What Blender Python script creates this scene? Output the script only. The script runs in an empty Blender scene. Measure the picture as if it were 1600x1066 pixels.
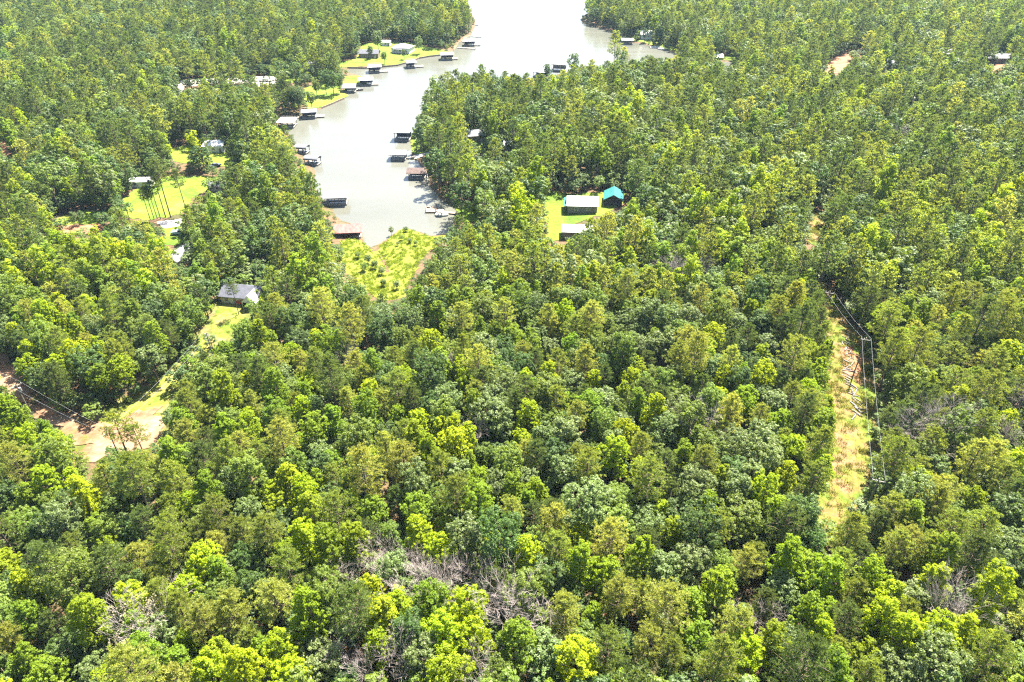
import bpy, math, random
import numpy as np
from mathutils import Vector, Matrix
from mathutils.geometry import delaunay_2d_cdt

R = math.radians
SC = bpy.context.scene
COL = SC.collection
rng = random.Random(11)
NR = np.random.default_rng(7)

# ------------------------------------------------------------------ camera, sky, sun, exposure
CAM_H, TILT, FPX = 105.0, R(34.5), 1600 * 24 / 36.0
cam = bpy.data.objects.new('camera', bpy.data.cameras.new('camera'))
COL.objects.link(cam)
cam.data.lens, cam.data.sensor_width = 24, 36
cam.data.clip_start, cam.data.clip_end = 1.0, 6000
cam.location = (0, 0, CAM_H)
cam.rotation_euler = (R(90) - TILT, 0, 0)
SC.camera = cam

SUN_EL, SUN_AZ = R(57), R(31)            # azimuth measured from +Y towards +X
world = bpy.data.worlds.new('World'); SC.world = world
world.use_nodes = True
wn = world.node_tree.nodes; wl = world.node_tree.links
bg = wn['Background']
sky = wn.new('ShaderNodeTexSky'); sky.sky_type = 'NISHITA'; sky.sun_disc = False
sky.sun_elevation = SUN_EL; sky.sun_rotation = SUN_AZ
sky.air_density, sky.dust_density, sky.ozone_density = 1.0, 1.6, 1.0
wl.new(sky.outputs[0], bg.inputs[0]); bg.inputs[1].default_value = 0.062
sl = bpy.data.lights.new('sun', 'SUN'); sl.energy = 5.0; sl.angle = R(0.53); sl.color = (1.0, 0.94, 0.82)
sun = bpy.data.objects.new('sun', sl); COL.objects.link(sun)
sd_ = Vector((math.sin(SUN_AZ) * math.cos(SUN_EL), math.cos(SUN_AZ) * math.cos(SUN_EL), math.sin(SUN_EL)))
sun.rotation_euler = sd_.to_track_quat('Z', 'Y').to_euler()
sun.location = (150, 300, 400)
SC.view_settings.view_transform = 'Standard'; SC.view_settings.look = 'None'
SC.view_settings.exposure = 2.72; SC.view_settings.gamma = 1.0
SC.view_settings.use_curve_mapping = False
cy = SC.cycles
cy.max_bounces = 5; cy.diffuse_bounces = 3; cy.glossy_bounces = 2; cy.transmission_bounces = 3
cy.use_denoising = False; cy.pixel_filter_type = 'BLACKMAN_HARRIS'; cy.filter_width = 1.25
cy.volume_bounces = 0; cy.transparent_max_bounces = 4
cy.caustics_reflective = False; cy.caustics_refractive = False

# ------------------------------------------------------------------ projection helpers (photo pixel <-> place)
CT, ST = math.cos(TILT), math.sin(TILT)
def project(x, y, z):
    d = y * CT + (CAM_H - z) * ST
    v = y * ST - (CAM_H - z) * CT
    return 800 + FPX * x / d, 533 - FPX * v / d, d
def ray_at(px, py, z):
    a, b = (px - 800) / FPX, (533 - py) / FPX
    dx, dy, dz = a, CT + ST * b, -ST + CT * b
    s = (z - CAM_H) / dz
    return dx * s, dy * s
# ------------------------------------------------------------------ lake outline
LAKE_PX = [(609, 427), (601, 408), (590, 395), (579, 386), (569, 378), (566, 366), (552, 350), (530, 342), (515, 318), (500, 306),
    (493, 290), (494, 268), (484, 252), (470, 238), (456, 212), (441, 198), (437, 188), (455, 182), (478, 181), (492, 175), (503, 170), (520, 163),
    (538, 155), (546, 148), (537, 144), (552, 137), (575, 131), (577, 124), (562, 118), (545, 113), (541, 107), (570, 107.5), (592, 106), (622, 103),
    (640, 98), (655, 92), (672, 89), (690, 87), (706, 82), (712, 74), (716, 66), (724, 62), (736, 54), (742, 44), (744, 34), (738, 22), (728, 10), (700, -4), (640, -30),
    (560, -45)]
LAKE_PX2 = [(1240, -40), (1140, -16), (1050, 2), (990, 9), (940, 15), (915, 22), (906, 31), (912, 37), (930, 42), (958, 50), (961, 60), (975, 67), (1000, 68),
    (1016, 72), (1036, 78), (1065, 85), (1088, 92), (1112, 96), (1135, 97), (1146, 97), (1152, 103), (1120, 107), (1060, 108), (960, 109), (905, 112), (872, 116), (838, 122),
    (800, 128), (740, 138), (690, 152), (662, 174), (651, 192), (646, 207), (640, 222), (643, 236), (640, 248), (655, 254), (664, 264), (668, 276), (668, 290), (680, 304),
    (692, 316), (711, 326), (713, 336), (706, 358), (692, 367), (674, 368), (652, 361), (632, 354), (616, 364), (598, 378), (589, 387), (594, 398),
    (602, 410), (610, 428)]
lake_w = [ray_at(px, py, 0) for px, py in LAKE_PX] + [(-420, 1250), (-200, 1900), (500, 1900), (760, 1250)] + [ray_at(px, py, 0) for px, py in LAKE_PX2]
LK = np.array(lake_w)

def inside_poly(P, poly):
    if len(P) <= 8:
        q = np.asarray(poly, float); r = np.roll(q, 1, 0); out = []
        for x, y in np.asarray(P, float):
            with np.errstate(divide='ignore', invalid='ignore'): out.append(bool((((q[:, 1] > y) != (r[:, 1] > y)) & (x < (r[:, 0] - q[:, 0]) * (y - q[:, 1]) / (r[:, 1] - q[:, 1]) + q[:, 0])).sum() % 2))
        return np.array(out)
    x, y = P[:, 0], P[:, 1]; n = len(poly); c = np.zeros(len(P), bool)
    for i in range(n):
        x0, y0 = poly[i]; x1, y1 = poly[i - 1]
        if y0 == y1: continue
        t = ((y0 > y) != (y1 > y)) & (x < (x1 - x0) * (y - y0) / (y1 - y0) + x0)
        c ^= t
    return c
SDG = None
def lake_sd(P):
    P = np.asarray(P, float).reshape(-1, 2)
    if SDG is not None and len(P) > 8:       # read the ground grid instead
        u = np.clip((P[:, 0] + 640) / 4, 0, SDG.shape[1] - 1.001); v = np.clip((P[:, 1] - 0) / 4, 0, SDG.shape[0] - 1.001)
        i, j = u.astype(int), v.astype(int); a, b = u - i, v - j
        return (SDG[j, i] * (1 - a) + SDG[j, i + 1] * a) * (1 - b) + (SDG[j + 1, i] * (1 - a) + SDG[j + 1, i + 1] * a) * b
    if len(P) <= 8:
        A = np.roll(LK, 1, 0); AB = LK - A; L2 = np.maximum((AB * AB).sum(1), 1e-9); out = []
        for p in P:
            t = np.clip(((p - A) * AB).sum(1) / L2, 0, 1); q = p - (A + t[:, None] * AB); out.append(math.sqrt((q * q).sum(1).min()))
        return np.where(inside_poly(P, LK), -np.array(out), np.array(out))
    best = np.full(len(P), 1e18)
    for i in range(len(LK)):
        a, b = LK[i - 1], LK[i]; ab = b - a
        t = np.clip(((P - a) @ ab) / max(ab @ ab, 1e-9), 0, 1)
        q = P - (a + t[:, None] * ab)
        best = np.minimum(best, (q * q).sum(1))
    d = np.sqrt(best)
    return np.where(inside_poly(P, LK), -d, d)
def height(P, s=None):
    P = np.asarray(P, float).reshape(-1, 2)
    if s is None: s = lake_sd(P)
    x, y = P[:, 0], P[:, 1]
    n = 1.3 * np.sin(x * .021 + .6 * np.sin(y * .013)) + 1.2 * np.sin(y * .026 + 1.7 + .5 * np.sin(x * .017)) + .5 * np.sin(x * .06 + y * .045)
    l = np.maximum(s, 0)
    h = .8 * (1 - np.exp(-l / 3)) + 3.4 * (1 - np.exp(-l / 90)) + n * (1 - np.exp(-l / 70)) * .8
    return np.where(s > 0, h, np.maximum(s * .35, -3.0))
def hz(x, y): return float(height([(x, y)])[0])
def G(px, py, up=0.0):
    """the place on the ground seen at a photo pixel"""
    z = 0.0
    for _ in range(5):
        x, y = ray_at(px, py, z + up); z = hz(x, y)
    return Vector((x, y, z))

# ------------------------------------------------------------------ materials
def nmat(name):
    m = bpy.data.materials.new(name); m.use_nodes = True
    return m, m.node_tree.nodes, m.node_tree.links, m.node_tree.nodes['Principled BSDF']
def ramp(n, stops):
    r = n.new('ShaderNodeValToRGB'); e = r.color_ramp.elements
    while len(e) < len(stops): e.new(.5)
    for i, (p, c) in enumerate(stops): e[i].position = p; e[i].color = (*c, 1)
    return r
def plain(name, c, rough=.7, metal=0.0, var=.12, scale=1.5, spec=.4):
    m, n, l, b = nmat(name)
    t = n.new('ShaderNodeTexCoord'); nz = n.new('ShaderNodeTexNoise'); nz.inputs['Scale'].default_value = scale; nz.inputs['Detail'].default_value = 5
    l.new(t.outputs['Object'], nz.inputs['Vector'])
    lo = tuple(max(0, x * (1 - var * 2)) for x in c); hi = tuple(min(1, x * (1 + var)) for x in c)
    r = ramp(n, [(.25, lo), (.7, hi)]); l.new(nz.outputs['Fac'], r.inputs[0]); l.new(r.outputs[0], b.inputs['Base Color'])
    b.inputs['Roughness'].default_value = rough; b.inputs['Metallic'].default_value = metal; b.inputs['Specular IOR Level'].default_value = spec
    return m
def leafmat(name, c, tc, trans=.42, jit=.22, rough=.55, spec=.3):
    m, n, l, b = nmat(name)
    out = n['Material Output']
    oi = n.new('ShaderNodeObjectInfo'); hs = n.new('ShaderNodeHueSaturation'); hs2 = n.new('ShaderNodeHueSaturation')
    tcn = n.new('ShaderNodeTexCoord'); nz = n.new('ShaderNodeTexNoise'); nz.inputs['Scale'].default_value = .55; nz.inputs['Detail'].default_value = 3
    l.new(tcn.outputs['Object'], nz.inputs['Vector'])
    mv = n.new('ShaderNodeMapRange'); mv.inputs[3].default_value = 1 - jit; mv.inputs[4].default_value = 1 + jit
    l.new(oi.outputs['Random'], mv.inputs[0])
    mn = n.new('ShaderNodeMapRange'); mn.inputs[1].default_value = .3; mn.inputs[2].default_value = .7; mn.inputs[3].default_value = .8; mn.inputs[4].default_value = 1.2
    l.new(nz.outputs['Fac'], mn.inputs[0])
    mul = n.new('ShaderNodeMath'); mul.operation = 'MULTIPLY'; l.new(mv.outputs[0], mul.inputs[0]); l.new(mn.outputs[0], mul.inputs[1])
    # a second, unrelated random number for hue
    fr = n.new('ShaderNodeMath'); fr.operation = 'MULTIPLY'; fr.inputs[1].default_value = 37.7; l.new(oi.outputs['Random'], fr.inputs[0])
    f2 = n.new('ShaderNodeMath'); f2.operation = 'FRACT'; l.new(fr.outputs[0], f2.inputs[0])
    mh = n.new('ShaderNodeMapRange'); mh.inputs[3].default_value = .497; mh.inputs[4].default_value = .518; l.new(f2.outputs[0], mh.inputs[0])
    for h, col in ((hs, c), (hs2, tc)):
        h.inputs['Color'].default_value = (*col, 1); l.new(mul.outputs[0], h.inputs['Value']); l.new(mh.outputs[0], h.inputs['Hue'])
    l.new(hs.outputs[0], b.inputs['Base Color']); b.inputs['Roughness'].default_value = rough; b.inputs['Specular IOR Level'].default_value = spec
    tr = n.new('ShaderNodeBsdfTranslucent'); l.new(hs2.outputs[0], tr.inputs['Color'])
    mx = n.new('ShaderNodeMixShader'); mx.inputs[0].default_value = trans
    l.new(b.outputs[0], mx.inputs[1]); l.new(tr.outputs[0], mx.inputs[2]); l.new(mx.outputs[0], out.inputs['Surface'])
    return m
def groundmat(name, cols, scale=.12, fine=1.6, bump=.3):
    m, n, l, b = nmat(name)
    t = n.new('ShaderNodeTexCoord'); a = n.new('ShaderNodeTexNoise'); a.inputs['Scale'].default_value = scale; a.inputs['Detail'].default_value = 8; a.inputs['Roughness'].default_value = .65
    f = n.new('ShaderNodeTexNoise'); f.inputs['Scale'].default_value = fine; f.inputs['Detail'].default_value = 4
    l.new(t.outputs['Object'], a.inputs['Vector']); l.new(t.outputs['Object'], f.inputs['Vector'])
    k = len(cols); r = ramp(n, [(.34 + .32 * i / (k - 1), c) for i, c in enumerate(cols)]); l.new(a.outputs['Fac'], r.inputs[0])
    mr = n.new('ShaderNodeMapRange'); mr.inputs[1].default_value = .3; mr.inputs[2].default_value = .7; mr.inputs[3].default_value = .72; mr.inputs[4].default_value = 1.25; l.new(f.outputs['Fac'], mr.inputs[0])
    h = n.new('ShaderNodeHueSaturation'); l.new(r.outputs[0], h.inputs['Color']); l.new(mr.outputs[0], h.inputs['Value']); l.new(h.outputs[0], b.inputs['Base Color'])
    b.inputs['Roughness'].default_value = .9; b.inputs['Specular IOR Level'].default_value = .15
    bp = n.new('ShaderNodeBump'); bp.inputs['Strength'].default_value = bump; bp.inputs['Distance'].default_value = .3; l.new(f.outputs['Fac'], bp.inputs['Height']); l.new(bp.outputs[0], b.inputs['Normal'])
    return m

M = {}
M['floor'] = groundmat('forest_floor', [(.035, .040, .014), (.06, .055, .022), (.12, .068, .04), (.045, .055, .016)], .15, 1.2, .5)
M['lawn'] = groundmat('turf', [(.055, .10, .008), (.085, .13, .010), (.115, .15, .014), (.15, .155, .03)], .10, 1.2, .4)
M['weedy'] = groundmat('lawn_grass', [(.055, .095, .008), (.09, .12, .012), (.13, .14, .022), (.17, .15, .05), (.20, .155, .085)], .16, 1.0, .5)
M['rough_grass'] = groundmat('rough_grass', [(.05, .085, .008), (.08, .105, .011), (.115, .10, .022), (.155, .095, .045), (.17, .10, .055)], .22, 1.0, .5)
M['verge'] = groundmat('verge_grass', [(.04, .055, .012), (.07, .085, .014), (.10, .10, .024), (.13, .095, .045)], .2, 1.0, .5)
M['marsh'] = groundmat('marsh_mud', [(.10, .12, .014), (.15, .165, .02), (.12, .145, .016)], .12, 1.2, .5)
M['dirt'] = groundmat('pale_dirt', [(.08, .085, .02), (.16, .085, .046), (.21, .125, .075), (.25, .165, .105)], .12, .9, .3)
M['clay'] = groundmat('red_clay', [(.17, .07, .035), (.22, .115, .066), (.15, .06, .032)], .14, .9, .3)
M['gravel'] = groundmat('white_gravel', [(.34, .30, .27), (.44, .41, .37), (.38, .32, .27)], .12, 1.2, .3)
M['shade'] = {}
M['pine_tree'] = [('dark olive', leafmat('pine_dark', (0.082, .114, .026), (0.172, .22, .028), .38, .16, .55, .2)),
                  ('olive green', leafmat('pine_olive', (0.151, .184, .032), (0.334, .37, .034), .42, .16, .55, .2)),
                  ('yellowish olive', leafmat('pine_yellow', (0.214, .232, .046), (0.453, .46, .05), .44, .14, .55, .2))]
M['oak_tree'] = [('deep green', leafmat('oak_deep', (0.067, .108, .022), (0.157, .24, .024), .40, .16, .5, .3)),
                 ('blue-green', leafmat('oak_blue', (0.132, .170, .046), (0.246, .32, .044), .40, .14, .48, .4)),
                 ('mid-green', leafmat('oak_mid', (0.123, .165, .022), (0.280, .36, .024), .44, .16, .5, .3))]
M['sweetgum_tree'] = [('lime-green', leafmat('gum_lime', (.235, .280, .008), (.50, .58, .010), .48, .10, .6, .15)),
                      ('yellow-green', leafmat('gum_yellow', (.178, .225, .010), (.39, .475, .012), .46, .10, .6, .15)),
                      ('fresh green', leafmat('gum_fresh', (.145, .200, .012), (.33, .43, .014), .46, .12, .6, .2))]
M['dry'] = leafmat('dry_leaves', (.20, .17, .10), (.25, .2, .1), .3)
M['bark'] = plain('bark', (.13, .095, .07), .9, var=.3, scale=2)
M['dead'] = plain('dead_wood', (.34, .285, .265), .85, var=.25, scale=1.2)
M['log'] = plain('cut_log_bark', (.22, .195, .18), .85, var=.35, scale=1.2)
M['wood'] = plain('dock_wood', (.24, .18, .13), .8, var=.25)
M['grey_wood'] = plain('weathered_wood', (.21, .19, .17), .8, var=.2)
M['dark'] = plain('dark_timber', (.045, .042, .045), .7)
M['navy'] = plain('navy_paint', (.05, .06, .10), .6)
M['white'] = plain('white_paint', (.60, .60, .58), .5, var=.05)
M['cream'] = plain('cream_siding', (.45, .42, .35), .6, var=.08)
M['tan'] = plain('tan_siding', (.20, .155, .115), .7)
M['whiteroof'] = plain('white_metal_roof', (.55, .55, .55), .4, var=.06, scale=.8)
M['greyroof'] = plain('grey_shingle', (.085, .088, .11), .8, var=.15)
M['palegrey'] = plain('pale_grey_roof', (.125, .128, .145), .8, var=.1)
M['darkroof'] = plain('dark_shingle', (.075, .075, .085), .8)
M['redroof'] = plain('faded_red_roof', (.34, .11, .095), .5, var=.25, scale=1.0)
M['brownroof'] = plain('brown_roof', (.10, .065, .055), .8, var=.25)
M['tealroof'] = plain('teal_metal_roof', (.03, .15, .15), .35, var=.12)
M['glass'] = plain('window_glass', (.03, .035, .045), .08, var=.05, spec=.8)
M['red'] = plain('red_paint', (.42, .05, .05), .4)
M['bluecar'] = plain('pale_blue_paint', (.42, .50, .58), .3)
M['tyre'] = plain('rubber', (.02, .02, .02), .8)
M['wire'] = plain('wire', (.55, .55, .55), .35, metal=.6)
M['pole'] = plain('pole_wood', (.20, .165, .13), .85)
M['metal'] = plain('galvanised', (.5, .5, .52), .4, metal=.5)

def water_mat():
    m, n, l, b = nmat('lake_water')
    t = n.new('ShaderNodeTexCoord')
    a = n.new('ShaderNodeTexNoise'); a.inputs['Scale'].default_value = .010; a.inputs['Detail'].default_value = 4
    mp = n.new('ShaderNodeMapping'); mp.inputs['Scale'].default_value = (1, 2.2, 1); mp.inputs['Rotation'].default_value = (0, 0, R(-25))
    l.new(t.outputs['Object'], mp.inputs['Vector']); l.new(mp.outputs[0], a.inputs['Vector'])
    r = ramp(n, [(.3, (.082, .083, .068)), (.7, (.108, .109, .092))]); l.new(a.outputs['Fac'], r.inputs[0]); l.new(r.outputs[0], b.inputs['Base Color'])
    st = n.new('ShaderNodeTexNoise'); st.inputs['Scale'].default_value = .03; st.inputs['Detail'].default_value = 5; st.inputs['Distortion'].default_value = 1.0
    mp2 = n.new('ShaderNodeMapping'); mp2.inputs['Scale'].default_value = (.5, 2.6, 1); mp2.inputs['Rotation'].default_value = (0, 0, R(-30)); l.new(t.outputs['Object'], mp2.inputs['Vector']); l.new(mp2.outputs[0], st.inputs['Vector'])
    mr = n.new('ShaderNodeMapRange'); mr.inputs[1].default_value = .35; mr.inputs[2].default_value = .65; mr.inputs[3].default_value = .09; mr.inputs[4].default_value = .24; l.new(st.outputs['Fac'], mr.inputs[0]); l.new(mr.outputs[0], b.inputs['Roughness'])
    b.inputs['IOR'].default_value = 1.33
    w = n.new('ShaderNodeTexNoise'); w.inputs['Scale'].default_value = .9; w.inputs['Detail'].default_value = 4; l.new(t.outputs['Object'], w.inputs['Vector'])
    bp = n.new('ShaderNodeBump'); bp.inputs['Strength'].default_value = .25; bp.inputs['Distance'].default_value = .12; l.new(w.outputs['Fac'], bp.inputs['Height']); l.new(bp.outputs[0], b.inputs['Normal'])
    return m
M['water'] = water_mat()

# ------------------------------------------------------------------ mesh helpers
def np_mesh(name, V, Q, mats, mi=None, smooth=False):
    me = bpy.data.meshes.new(name); k = Q.shape[1]
    me.vertices.add(len(V)); me.vertices.foreach_set('co', np.asarray(V, np.float32).ravel())
    me.loops.add(Q.size); me.loops.foreach_set('vertex_index', np.asarray(Q, np.int32).ravel())
    me.polygons.add(len(Q)); me.polygons.foreach_set('loop_start', np.arange(0, Q.size, k, dtype=np.int32))
    for m in mats: me.materials.append(m)
    if mi is not None: me.polygons.foreach_set('material_index', np.asarray(mi, np.int32))
    me.update(calc_edges=True)
    if smooth: me.polygons.foreach_set('use_smooth', np.ones(len(Q), bool))
    return me
class MB:
    def __init__(s): s.v, s.f = [], []
    def poly(s, vs, fs):
        o = len(s.v); s.v += [tuple(v) for v in vs]; s.f += [tuple(i + o for i in f) for f in fs]; return s
    def box(s, x, y, z, a, b, c, rz=0.0):
        """centre x, y, bottom z, sizes a b c"""
        ca, sa = math.cos(rz), math.sin(rz); vs = []
        for k in (0, 1):
            for i, j in ((-1, -1), (1, -1), (1, 1), (-1, 1)):
                u, w = i * a / 2, j * b / 2
                vs.append((x + u * ca - w * sa, y + u * sa + w * ca, z + k * c))
        return s.poly(vs, [(3, 2, 1, 0), (4, 5, 6, 7), (0, 1, 5, 4), (1, 2, 6, 5), (2, 3, 7, 6), (3, 0, 4, 7)])
    def tube(s, p, q, r0, r1, n=6):
        p, q = Vector(p), Vector(q); d = q - p
        if d.length < 1e-6: return s
        d.normalize(); u = d.orthogonal().normalized(); w = d.cross(u); vs = []
        for c, r in ((p, r0), (q, r1)):
            for i in range(n):
                a = 2 * math.pi * i / n; vs.append(c + (u * math.cos(a) + w * math.sin(a)) * r)
        return s.poly(vs, [(i, (i + 1) % n, n + (i + 1) % n, n + i) for i in range(n)] + [tuple(range(n))[::-1], tuple(range(n, 2 * n))])
    def path(s, pts, rad, n=6):
        """one continuous tapering tube"""
        o = len(s.v); k = len(pts); u = None
        for i, p in enumerate(pts):
            p = Vector(p); d = (Vector(pts[min(i + 1, k - 1)]) - Vector(pts[max(i - 1, 0)])).normalized()
            u = d.orthogonal().normalized() if u is None else (u - d * u.dot(d)).normalized(); w = d.cross(u)
            for j in range(n):
                a = 2 * math.pi * j / n; s.v.append(tuple(p + (u * math.cos(a) + w * math.sin(a)) * rad[i]))
        for i in range(k - 1):
            for j in range(n): s.f.append((o + i * n + j, o + i * n + (j + 1) % n, o + (i + 1) * n + (j + 1) % n, o + (i + 1) * n + j))
        s.f.append(tuple(o + (k - 1) * n + j for j in range(n)))
        return s
    def mesh(s, name, mat):
        me = bpy.data.meshes.new(name); me.from_pydata(s.v, [], s.f); me.materials.append(mat); me.update(); return me
    def build(s, name, mat, parent=None):
        o = bpy.data.objects.new(name, s.mesh(name, mat)); COL.objects.link(o)
        if parent: o.parent = parent
        return o
def tag(o, label=None, cat=None, group=None, kind=None):
    if label: o['label'] = label
    if cat: o['category'] = cat
    if group: o['group'] = group
    if kind: o['kind'] = kind
    return o
def empty(name, loc, rz=0, label=None, cat=None, group=None, scale=None):
    o = bpy.data.objects.new(name, None); COL.objects.link(o); o.empty_display_size = .5
    o.location = loc; o.rotation_euler = (0, 0, rz)
    if scale: o.scale = scale
    return tag(o, label, cat, group)

# ------------------------------------------------------------------ ground and lake
xs = np.unique(np.concatenate([np.arange(-1500, -660, 70), np.arange(-660, 660, 4.0), np.arange(660, 1501, 70)]))
ys = np.unique(np.concatenate([np.arange(-220, 0, 20), np.arange(0, 960, 4.0), np.arange(960, 2200, 60)]))
X, Y = np.meshgrid(xs, ys); P = np.stack([X.ravel(), Y.ravel()], 1)
S_ = lake_sd(P); Z = height(P, S_)
nx, ny = len(xs), len(ys)
SDG = S_.reshape(ny, nx)[(ys >= 0) & (ys < 960)][:, (xs >= -640) & (xs < 660)].copy()
I = np.arange(nx * ny).reshape(ny, nx)
Q = np.stack([I[:-1, :-1].ravel(), I[:-1, 1:].ravel(), I[1:, 1:].ravel(), I[1:, :-1].ravel()], 1)
ground = bpy.data.objects.new('ground', np_mesh('ground', np.c_[P, Z], Q, [M['floor']], smooth=True)); COL.objects.link(ground)
tag(ground, 'leaf-littered forest ground under the trees', kind='structure')
wm = MB().poly([(-900, 120, 0), (1100, 120, 0), (1100, 2000, 0), (-900, 2000, 0)], [(0, 1, 2, 3)])
tag(wm.build('lake_water', M['water']), 'pale calm lake water glinting in the sun', kind='structure')

def sheet(name, mat, pix, label=None, lift=.07, wob=1.0, step=2.2):
    """a patch of another ground cover, draped on the terrain"""
    w = [G(px, py) for px, py in pix]; pts = []
    for i in range(len(w)):
        a, b = w[i], w[(i + 1) % len(w)]; n = max(1, int((b - a).length / 2.0))
        for k in range(n):
            p = a.lerp(b, k / n); pts.append((p.x + rng.uniform(-wob, wob), p.y + rng.uniform(-wob, wob)))
    poly = np.array(pts); lo, hi = poly.min(0), poly.max(0)
    gx, gy = np.meshgrid(np.arange(lo[0], hi[0], step), np.arange(lo[1], hi[1], step)); g = np.stack([gx.ravel(), gy.ravel()], 1)
    g = g[inside_poly(g, poly)]
    vv = [Vector(p) for p in pts] + [Vector(p) for p in g]
    ed = [(i, (i + 1) % len(pts)) for i in range(len(pts))]
    ov, _, of, *_ = delaunay_2d_cdt(vv, ed, [], 1, 1e-4)
    ov = np.array([(v.x, v.y) for v in ov]); z = height(ov)
    me = bpy.data.meshes.new(name); me.from_pydata([(x, y, h + lift) for (x, y), h in zip(ov, z)], [], [tuple(f) for f in of]); me.materials.append(mat); me.update()
    for p in me.polygons: p.use_smooth = True
    o = bpy.data.objects.new(name, me); COL.objects.link(o)
    return tag(o, label, kind='structure')

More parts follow.
